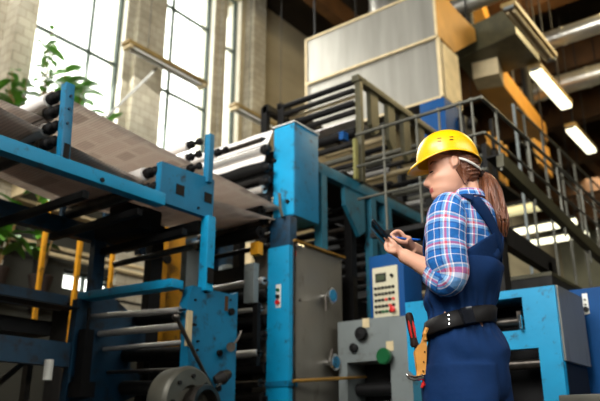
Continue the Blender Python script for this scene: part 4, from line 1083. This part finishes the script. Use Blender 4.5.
# ---- hair ---------------------------------------------------------
hc_rows = []
for (y, xf, xb, hw) in hr:
    if y < 150 or y > 191: continue
    A = W(xf, y); B_ = W(xb, y); c = (A+B_)/2; hl = (A-B_).length/2; z = W((xf+xb)/2, y).z
    # hairline x (px) by height
    if y < 159: hx = 433
    elif y < 163.5: hx = 436+(y-159)*3.6
    elif y < 177: hx = 455.5+(y-163.5)*.12
    else: hx = 457.5+(y-177)*.8
    r = []
    tx = -((W(hx, y)-c).dot(RT))/hl      # cos of the start angle
    a0 = math.acos(max(-.9, min(.98, tx)))
    for k in range(33):
        a = a0+(2*pi-2*a0)*k/32
        ca, sa = math.cos(a), math.sin(a)
        edge = min(k, 32-k)/32
        off = .0015+.009*min(1, edge*7)
        off += .0022*math.sin(y*1.9+k*.9)*min(1, edge*8)
        fx = hl*math.copysign(abs(ca)**.9, ca); fy = hw*math.copysign(abs(sa)**.86, sa)
        p = c+HD*fx+HL*fy; p.z = z
        r.append(p+(HD*ca+HL*sa)*off)
    hc_rows.append(r)
b.grid(hc_rows)
hair = b.build('hair', M['hair'], who, split=False)
md = hair.modifiers.new('t', 'SOLIDIFY'); md.thickness = .006; md.offset = -1
# ponytail of wavy locks
rnd = random.Random(4)
b = MB()
cl = [(477, 173, .0), (485, 178, .0), (490, 190, -.02), (494, 206, -.03), (497, 222, -.035), (501, 240, -.03)]
for i in range(70):
    a = rnd.uniform(0, 2*pi); q = math.sqrt(rnd.random())
    du, dv = math.cos(a)*q, math.sin(a)*q
    spread = [.2, .55, .95, 1.0, .95, .35]
    endk = rnd.uniform(.78, 1.0)
    pts = []
    ph = rnd.uniform(0, 6)
    for k, (x, y, v) in enumerate(cl):
        sx = 12*spread[k]
        pts.append((x+du*sx+1.3*math.sin(ph+k*1.7), y+(dv*3 if k < 3 else 0), v+dv*.035*spread[k]+.004*math.cos(ph+k*2)))
    s = crom(pts, 22); nk = int(22*endk)
    P3 = [W(x, y, v) for (x, y, v) in s[:nk]]
    b.path(P3, [(.0058 if t < nk-6 else .0058*(nk-t)/6+.0006) for t in range(nk)], 6)
# pulled back strands from temple to tie
for i in range(34):
    y0 = 158+i*.78; x0 = 456+abs(i-15)*.5
    s = crom([(x0, y0, -.072), (468, y0*.6+168*.4, -.064), (477, 172+(i-16)*.12, -.03), (481, 175, .0)], 12)
    b.path([W(*q) for q in s], [.0036]*12, 6)
b.build('ponytail', M['hair'], hair, split=False)
MB().lathe(W(481, 175, 0), (RT*.8-V((0, 0, .55))), [(-.008, .016), (-.006, .02), (.006, .02), (.008, .016)], 16).build('hair_tie', M['lash'], hair)
# ---- helmet ---------------------------------------------------------
hcn = W(448.2, 163.4)
tilt = math.radians(5)
hf = (HD*math.cos(tilt)-V((0, 0, 1))*math.sin(tilt)); hu = (V((0, 0, 1))*math.cos(tilt)+HD*math.sin(tilt))
b = MB(); rows = []
na = 64
def rimz(a):                         # rim height vs azimuth (0 = front)
    return .004+.020*math.sin(abs((a+pi) % (2*pi)-pi))**2-.004*(1-math.cos(a))
for i in range(15):
    t = i/14*pi/2
    r = []
    for k in range(na):
        a = 2*pi*k/na
        ca, sa = math.cos(a), math.sin(a)
        rr = math.cos(t)**.82; zz = math.sin(t)**.95
        L_ = .117
        ridge = .005*math.exp(-(sa*1.0/.16)**2)*math.sin(min(1, t*1.5)*pi/2) if t < 1.5 else 0
        z0 = rimz(a)
        p = hcn+hf*L_*ca*rr+HL*.098*sa*rr+hu*(z0+(.126-z0)*zz+ridge*(1 if t > .5 else 0))
        r.append(p)
    rows.append(r)
# rim flare + brim
flare = []
for j, (o_, dz) in enumerate(((0, 0), (.004, -.004), (.006, -.009))):
    r = []
    for k in range(na):
        a = 2*pi*k/na; ca, sa = math.cos(a), math.sin(a)
        fr_ = max(0, ca)**1.5
        br = o_*(1+fr_*5.6)
        L_ = .117
        r.append(hcn+hf*(L_+br)*ca+HL*(.098+o_*(1+fr_))*sa+hu*(rimz(a)+dz*(1+fr_*2.0)))
    flare.append(r)
b.grid(flare[::-1]+rows, close_u=True)
hel = b.build('hard_hat', M['helmet'], who, split=False, sharp=60)
md = hel.modifiers.new('t', 'SOLIDIFY'); md.thickness = .003; md.offset = -1
# vent slots, on the camera side
def on_dome(px, py):
    d = ray(px, py).normalized()
    o_ = CAM
    best = None
    for k in range(400):
        t = 2.2+k*.002; p = o_+d*t; q = p-hcn
        x, y_, z = q.dot(hf)/.117, q.dot(HL)/.098, q.dot(hu)/.126
        if z > 0 and (x*x+y_*y_)**(1/.82)+z**(2/.95) < 1.09: return p
    return hcn
for (px, py) in ((437.5, 138.6), (437.5, 141.4), (449.5, 137.2), (449.5, 139.9)):
    p = on_dome(px, py); q = on_dome(px+3.8, py-.3)
    MB().bar(p, q, .003, .004, up=FW).build('vent_slot', M['lash'], hel)
# harness / inner headband showing behind the ear
s = crom([(459, 158.5, -.082), (465, 160, -.086), (471, 162.8, -.082), (476, 166, -.066), (479.5, 169, -.04), (480.5, 171, 0)], 16)
b = MB()
P3 = [W(*q) for q in s]
b.grid([[p+V((0, 0, .005)), p-V((0, 0, .003+.002*math.sin(i/15*pi)))] for i, p in enumerate(P3)])
o = b.build('harness', M['lining'], hel); md = o.modifiers.new('t', 'SOLIDIFY'); md.thickness = .003
# ---- shirt ---------------------------------------------------------
b = MB()
SH = [(W(467, 203), .075, .068), (W(467, 206), .12, .08), (W(466, 211), .165, .094), (W(465, 220), .182, .108), (W(464, 235), .178, .120), (W(463, 252), .170, .124), (W(463, 275), .150, .106), (W(462, 297), .13, .09)]
loft(b, SH, 44, 72, wr=.006, ws=8, seed=3)
sh = b.build('shirt', M['plaid'], who, split=False, sharp=0)
def sleeve(pts, seed):
    b = MB(); loft(b, pts, 34, 44, wr=.007, ws=12, free=True, seed=seed, uvoff=.02)
    return b.build('sleeve', M['plaid'], sh, split=False, sharp=0)
mid = shL.lerp(elL, .5)
sleeve([(W(455, 205, -.09), .045, .045), (W(449, 209, -.125), .060, .060), (W(446, 222, -.145), .066, .066), (W(445.5, 242, -.155), .066, .066), (W(447, 262, -.16), .068, .066), (W(450, 276, -.165), .062, .058), (W(444, 280, -.15), .054, .052), (W(436, 274, -.13), .046, .044)], 1)
MB_ = MB(); loft(MB_, [(W(447, 281, -.155), .058, .056), (W(440, 277.5, -.14), .056, .054), (W(433.5, 272.5, -.122), .050, .048)], 10, 40, wr=.004, ws=16, free=True, uvoff=.06)
MB_.build('rolled_cuff', M['plaid'], sh, split=False, sharp=0)
sleeve([(W(478, 205, .09), .045, .045), (W(486, 209, .135), .058, .058), (W(487, 225, .16), .062, .062), (W(478, 248, .185), .062, .062), (W(462, 270, .21), .058, .058), (W(446, 267, .18), .052, .05), (W(430, 258, .13), .044, .042)], 8)
MB_ = MB(); loft(MB_, [(W(440, 264, .16), .052, .05), (W(432, 259, .135), .05, .048), (W(426, 255.5, .11), .045, .044)], 10, 36, wr=.004, ws=16, free=True)
MB_.build('rolled_cuff', M['plaid'], sh, split=False, sharp=0)
# collar: a standing band that opens at the front
rows = []; uvs = []
for i in range(6):
    t = i/5; r = []; u = []
    for k in range(41):
        a = -pi/2-0+2*pi*k/40                     # start at the front (FD = +90deg)
        a = pi/2+.35+(2*pi-.7)*k/40
        ax_, by_ = (.062+.016*t), (.064+.012*t)
        h = (.030 if t < .5 else .030)*(1-t)
        dipf = .022*max(0, math.sin(a))
        p = W(465.5+t*.8, 197, 0); p.z -= .0
        p = V((p.x, p.y, W(466, 204.5).z))+LD*ax_*math.cos(a)+FD*by_*math.sin(a)+V((0, 0, h-dipf+.012))
        r.append(p); u.append((a*.07+.02, t*.05+.03))
    rows.append(r); uvs.append(u)
o = MB().grid(rows, uvs=uvs).build('collar', M['plaid'], sh, split=False); md = o.modifiers.new('t', 'SOLIDIFY'); md.thickness = .004; md.offset = 0
# ---- dungarees -------------------------------------------------------
b = MB()
DN = [(W(464, 264), .166, .118), (W(464, 268), .172, .128), (W(463, 280), .168, .124), (W(461.5, 300), .156, .114), (W(460.5, 312), .142, .104), (W(460.5, 322), .142, .104), (W(464, 338), .168, .124), (W(467, 356), .182, .140), (W(467.5, 375), .184, .142), (W(467, 395), .175, .130), (W(466.5, 402), .16, .115)]
rws = loft(b, DN, 80, 132, wr=.018, ws=6.5, seed=6)
zw = W(461, 318).z
for r in rws:
    cx = sum(r, V())/len(r)
    for k, p in enumerate(r): pass
b.bm.verts.ensure_lookup_table()
for v in b.bm.verts:
    c_ = W(461, 318); d = V((v.co.x-c_.x, v.co.y-c_.y, 0)); a = math.atan2(d.y, d.x)
    g = math.exp(-((v.co.z-zw)/.075)**2)
    v.co += d.normalized()*g*(.0075*math.sin(a*23+2*math.sin(a*5)+v.co.z*20))
for (h, k_, foot), s in zip(LEGS, (1, -1)):
    kn = V(((h.x+foot.x)/2, (h.y+foot.y)/2, .47))+FD*.02
    loft(b, [(V((h.x, h.y, .86)), .10, .12), (V((h.x, h.y, .76)), .112, .125), (V((h.x, h.y, .62)).lerp(kn, .5), .10, .108), (kn, .085, .092), (V((foot.x, foot.y, .25)), .082, .09), (V((foot.x, foot.y, .08)), .085, .095), (V((foot.x, foot.y, .07)), .08, .09)], 40, 40, wr=.01, ws=8, seed=2+s)
dun = remeshed(b, 'dungarees', M['denim'], who, .0065, 1)
MB().grid([]) if False else None
def band(pts, w, m, name, par, th=.004, nrm=None, n=26):
    s = crom(pts, n); P3 = [W(*q[:3]) for q in s]
    rows = []
    for i, p in enumerate(P3):
        t = (P3[min(i+1, n-1)]-P3[max(i-1, 0)]).normalized()
        c = V(W(464, 230)); out = V((p.x-c.x, p.y-c.y, 0)).normalized()
        sd = t.cross(out).normalized()
        ww = w[0]+(w[1]-w[0])*i/(n-1) if isinstance(w, tuple) else w
        rows.append([p-sd*ww/2, p+out*.002, p+sd*ww/2])
    o = MB().grid(rows).build(name, m, par, split=False, sharp=0)
    md = o.modifiers.new('t', 'SOLIDIFY'); md.thickness = th; md.offset = 0
    return o
# project straps on the torso ellipse: angle & height
def tor(px_y, ang, off=.006):
    """point on the shirt surface: ang measured from back (-FD), positive towards LD (near side)"""
    z = W(466, px_y).z
    s = crom([(*p, a_, b_) for p, a_, b_ in SH], 80)
    q = min(s, key=lambda q: abs(q[2]-z))
    c = V(q[:3]); a = math.radians(ang)
    return V((c.x, c.y, z))-FD*math.cos(a)*(q[4]+off)+LD*math.sin(a)*(q[3]+off)
def strap(tab_, w, name='strap'):
    s = crom([tuple(map(float, q)) for q in tab_], 30); P3 = [tor(*q) for q in s]; rows = []
    cc = W(465, 230)
    for i, p in enumerate(P3):
        t = (P3[min(i+1, 29)]-P3[max(i-1, 0)]).normalized()
        out = V((p.x-cc.x, p.y-cc.y, .25*(1 if p.z > cc.z+.06 else 0))).normalized(); sd = t.cross(out).normalized()
        rows.append([p-sd*w/2, p+out*.002, p+sd*w/2])
    o = MB().grid(rows).build(name, M['denim'], dun, split=False, sharp=0)
    md = o.modifiers.new('t', 'SOLIDIFY'); md.thickness = .005; md.offset = 0
strap([(205.5, 118, .004), (206.5, 75, .008), (212, 52, .010), (222, 36, .010), (236, 20, .010), (250, 4, .010), (264, -16, .012)], .042)
strap([(205.5, -118, .004), (206.5, -75, .008), (212, -52, .010), (222, -36, .010), (236, -20, .010), (250, -4, .010), (264, 16, .012)], .042)
# raised back panel narrowing to the strap crossing
rows = []
for i in range(14):
    y = 238+i*2.3; hwid = 10+i*5.0
    rows.append([tor(y, -hwid+2*hwid*k/16, .009) for k in range(17)])
o = MB().grid(rows).build('back_panel', M['denim'], dun, split=False, sharp=0); md = o.modifiers.new('t', 'SOLIDIFY'); md.thickness = .005; md.offset = 0
# front bib (unseen side) 
rows = []
for i in range(10):
    y = 222+i*5; rows.append([tor(y, 180-32+64*k/12, .010) for k in range(13)])
o = MB().grid(rows).build('bib', M['denim'], dun, split=False, sharp=0); md = o.modifiers.new('t', 'SOLIDIFY'); md.thickness = .005; md.offset = 0
# belt: a closed tilted band round the waist
def belt_pt(a, y_left=331, y_right=316, dz=0, off=0.0):
    s = crom([(*p, a_, b_) for p, a_, b_ in DN], 80)
    c0 = W(461, 323)
    d = -FD*math.cos(a)+LD*math.sin(a)
    u = d.dot(RT)
    z = c0.z+(-u*-.30 if False else 0)
    zl, zr = W(427, y_left).z, W(497, y_right).z
    z = (zl+zr)/2+u*(zr-zl)*.55+dz
    q = min(s, key=lambda q: abs(q[2]-z)); c = V(q[:3])
    return V((c.x, c.y, z))-FD*math.cos(a)*(q[4]+.005+off)+LD*math.sin(a)*(q[3]+.005+off)
rows = [[belt_pt(2*pi*k/72, dz=h, off=o_) for k in range(72)] for (h, o_) in ((-.024, 0), (-.022, .004), (.022, .004), (.024, 0))]
belt = MB().grid(rows, close_u=True).build('tool_belt', M['webbing'], who, split=False, sharp=0); md = belt.modifiers.new('t', 'SOLIDIFY'); md.thickness = .006; md.offset = 1
def near_angle(px):           # belt angle on the near side showing at pixel x
    best = None
    for k in range(0, 360):
        a = math.radians(k); p = belt_pt(a)
        d = p-CAM
        fw = d.dot(FW); u = d.z
        dz = fw*CP+u*SP; x = 300+F*d.dot(RT)/dz
        n = (-FD*math.cos(a)+LD*math.sin(a)).dot(FW)
        if n < 0 and (best is None or abs(x-px) < best[0]): best = (abs(x-px), a)
    return best[1]
ab = near_angle(465)
P0 = [belt_pt(ab+d_, dz=h, off=.012) for d_ in (-.09, .09) for h in (-.024, .024)]
out = (-FD*math.cos(ab)+LD*math.sin(ab))
c = (P0[0]+P0[1]+P0[2]+P0[3])/4; sx_ = (P0[2]-P0[0])
bk = MB().bar(c-sx_*.75, c+sx_*.75, .054, .040, up=out, bev=.006).build('buckle', M['phone'], belt)
MB().bar(c-sx_*.25+out*.006, c+sx_*.25+out*.008, .026, .018, up=out, bev=.003).build('buckle_clip', M['webbing'], bk)
ar = near_angle(449)
for h in (-.015, 0, .015):
    p = belt_pt(ar, dz=h, off=.008); o2 = (-FD*math.cos(ar)+LD*math.sin(ar))
    MB().lathe(p, o2, [(0, .005), (.004, .0045), (.005, 0)], 12).build('rivet', M['chrome'], belt)
# boots
for (h, k_, foot), s in zip(LEGS, (1, -1)):
    b = MB()
    loft(b, [(V((foot.x, foot.y, .22)), .048, .054), (V((foot.x, foot.y, .12)), .047, .058), (V((foot.x, foot.y, .06))-FD*.004, .046, .068), (V((foot.x, foot.y, .015))-FD*.004, .045, .07)], 12, 24)
    loft(b, [(V((foot.x, foot.y, .05))-FD*.07, .036, .030), (V((foot.x, foot.y, .052)), .045, .05), (V((foot.x, foot.y, .047))+FD*.09, .050, .042), (V((foot.x, foot.y, .04))+FD*.17, .045, .034), (V((foot.x, foot.y, .034))+FD*.20, .025, .02)], 18, 20, free=True)
    bt = remeshed(b, 'boot', M['boot'], who, .006, 2)
    MB().bar(V((foot.x, foot.y, .012))-FD*.08, V((foot.x, foot.y, .012))+FD*.20, .095, .022, bev=.006).build('sole', M['lash'], bt)

# ---- things she carries ----------------------------------------------
# phone: seen edge on
pc0, pc1 = W(386.5, 241.5, -.01), W(371.8, 224.2, -.01)
dp = (pc1-pc0)
t = thing('phone', (pc0+pc1)/2-V((0, 0, .04)), 'thin black phone held tilted in the left hand', 'phone')
wv = (FW*.97+RT*.0+V((0, 0, .10))).normalized(); nn_ = dp.normalized().cross(wv).normalized()
if nn_.dot(RT) < 0: nn_ = -nn_
def slab(b, c, ex, ey, ez, w, h, th, bev=0):
    R = Matrix((ex, ey, ez)).transposed().to_4x4()
    b._box(Matrix.Translation(c) @ R @ Matrix.Diagonal((w, h, th, 1)), bev); return b
cc = (pc0+pc1)/2
ex = dp.normalized(); ey = wv; ez = nn_; ey = ez.cross(ex)
slab(MB(), cc, ex, ey, ez, dp.length, .14, .008, .002).build('case', M['phone'], t)
slab(MB(), cc+ez*.0045, ex, ey, ez, dp.length*.92, .125, .001).build('screen', M['lcd'], t)
slab(MB(), cc-ez*.0045+ex*.03+ey*.05, ex, ey, ez, .02, .02, .002).build('camera_lens', M['chrome'], t)
t = thing('pen', W(400, 238.2, .005)-V((0, 0, .02)), 'bright blue stylus pen pinched in the right hand', 'pen')
a_, c_ = W(388.5, 236.9, .0), W(418, 239.8, .03)
MB().tube(a_.lerp(c_, .08), c_, .0042, 12).build('barrel', M['pen'], t)
MB().tube(a_.lerp(c_, .08), a_, .004, 12, r2=.001).build('tip', M['chrome'], t)
MB().tube(c_, c_+(c_-a_).normalized()*.008, .0048, 12).build('cap', M['navy'], t)
# tool pouch at her front-left hip
ap = near_angle(428)+.12
o2 = (-FD*math.cos(ap)+LD*math.sin(ap)); 
pv = -.085
def Q(px, py, v=pv): return W(px, py, v)
t = thing('tool_pouch', Q(420, 370), 'tan leather tool pouch hanging from the belt at her front hip', 'pouch')
pp = [Q(425, 333), Q(427, 336), Q(426.5, 360), Q(425.5, 374.5), Q(419, 376), Q(417, 366), Q(415, 351), Q(417.5, 346), Q(422, 342)]
MB().prism(pp, FW*.035).build('pouch_body', M['leather'], t)
b = MB()
for q in ((424.5, 352), (423.5, 362), (423, 371)): c = Q(*q); b.tube(c-FW*.003, c+FW*.002, .0028, 8)
b.build('rivet', M['chrome'], t)
MB().path([Q(425, 340, pv-.002), Q(424.5, 334, pv-.006), Q(427, 328, pv-.004)], .007, 8).build('belt_loop', M['leather'], t)
t = thing('screwdriver', Q(414, 346), 'red and black screwdriver poking up out of the tool pouch', 'screwdriver')
a_, c_ = Q(415, 347, pv+.012), Q(409.5, 318, pv+.012)
d_ = (c_-a_)
MB().lathe(a_, d_, [(0, .011), (.008, .0145), (.02, .0125), (.035, .0115), (.07, .013), (.1, .0135), (.112, .011), (.116, .004)], 16).build('handle', M['lash'], t)
for s in (-1, 1):
    MB().path([a_.lerp(c_, .3)+RT*.006*s-FW*.009, a_.lerp(c_, .62)+RT*.007*s-FW*.0105, a_.lerp(c_, .95)+RT*.005*s-FW*.008], [.003, .0048, .003], 8).build('grip_stripe', M['red'], t)
MB().tube(a_, a_-d_.normalized()*.09, .0035, 10).build('shank', M['chrome'], t)
t = thing('hammer', Q(415, 378, pv+.01), 'small claw hammer hanging head down under the tool pouch', 'hammer')
a_, c_ = Q(406.5, 375.5, pv), Q(423, 377.5, pv)
MB().path([Q(406, 374, pv), Q(409, 377, pv), Q(414, 378.5, pv), Q(419, 378, pv), Q(423.5, 376.5, pv)], [.003, .007, .009, .009, .010], 12).build('head', M['chrome'], t)
MB().path([Q(418.5, 378, pv), Q(419.5, 366, pv+.016), Q(421, 350, pv+.018)], [.008, .008, .009], 10).build('handle', M['leather'], t)
MB().path([Q(423, 379, pv), Q(424, 384, pv), Q(421.5, 388, pv)], [.006, .008, .004], 8).build('red_strap', M['red'], t)


t = thing('shade_press_unit', (-1.2, 2.9, 0), 'unseen dark blue press block added to shade the lower left', 'machine')
MB().box((-1.7, 1.0, 0), (-.75, YN-.15, 3.6), .02).build('side_frame', M['dblue'], t)  # out-of-view block, added to keep window light off the lower left
MB().box((-1.7, YF+.3, 0), (-.75, 5.2, 3.6), .02).build('side_frame', M['dblue'], t)
MB().box((-1.7, YN-.15, 2.8), (-.75, YF+.3, 3.6), .02).box((-1.7, YN-.15, 0), (-.75, YF+.3, 1.9), .02).build('roller_housing', M['dark'], t)
roller(t, (-.68, YN, 2.46), (-.68, YF, 2.46), .06, M['steel'])

# ================================================================== LIGHTS
def area(name, loc, target, size, power, col=(1, 1, 1), sy=None):
    l = bpy.data.lights.new(name, 'AREA'); l.shape = 'RECTANGLE'; l.size = size; l.size_y = sy or size; l.energy = power; l.color = col
    o = bpy.data.objects.new(name, l); C.objects.link(o); o.location = loc
    o.rotation_euler = (V(target)-V(loc)).to_track_quat('-Z', 'Y').to_euler(); return o
area('daylight_back_window', (-4.6, 2.0, 6.2), (4, 3.4, 1.8), 5.5, 1600, (1, .99, .96), 4.5)
area('face_fill_light', (-4.7, -.8, 4.2), (2.25, 1, 1.4), 2.2, 190, (1, .98, .94), 1.8)  # added fill that brightens her face, not a known window
area('daylight_right_window', (2, -6.5, 6.5), (4, 3, 1.5), 7, 100, (1, .98, .92), 3.5)
area('daylight_left_window', (6.2, 8.6, 7.2), (5, 3, 2.5), 5, 600, (1, .99, .93), 4)
area('strip_lamp_light', (15.1, 4.5, 4.85), (15.3, 4.3, 0), 1.2, 160, (1, .97, .8), .6)
area('far_wall_fill', (25, 3.5, 9.6), (30, 4, 2), 5, 900, (1, .97, .85), 3)  # added fill to brighten the far wall and rear machine
area('hall_lamp_glow', (11.5, 1.5, 8.2), (10, 4.5, 6.5), 2, 330, (1, .78, .4), 2)
W_ = bpy.data.worlds.new('world'); S.world = W_; W_.use_nodes = True
bg = W_.node_tree.nodes['Background']; bg.inputs[0].default_value = (1, 1, .95, 1); bg.inputs[1].default_value = 5.5

# ================================================================== CAMERA
cd = bpy.data.cameras.new('camera'); co = bpy.data.objects.new('camera', cd); C.objects.link(co)
co.location = CAM; cd.sensor_width = 36; cd.lens = F*36/600
fwd = FW*CP+V((0, 0, SP)); co.rotation_euler = fwd.to_track_quat('-Z', 'Y').to_euler()
cd.dof.use_dof = True; cd.dof.focus_distance = 2.55; cd.dof.aperture_fstop = 2.7
cd.clip_start = .05; cd.clip_end = 200
S.camera = co
S.view_settings.view_transform = 'Standard'; S.view_settings.look = 'None'; S.view_settings.gamma = 1; S.view_settings.exposure = -.22
S.view_settings.use_curve_mapping = False
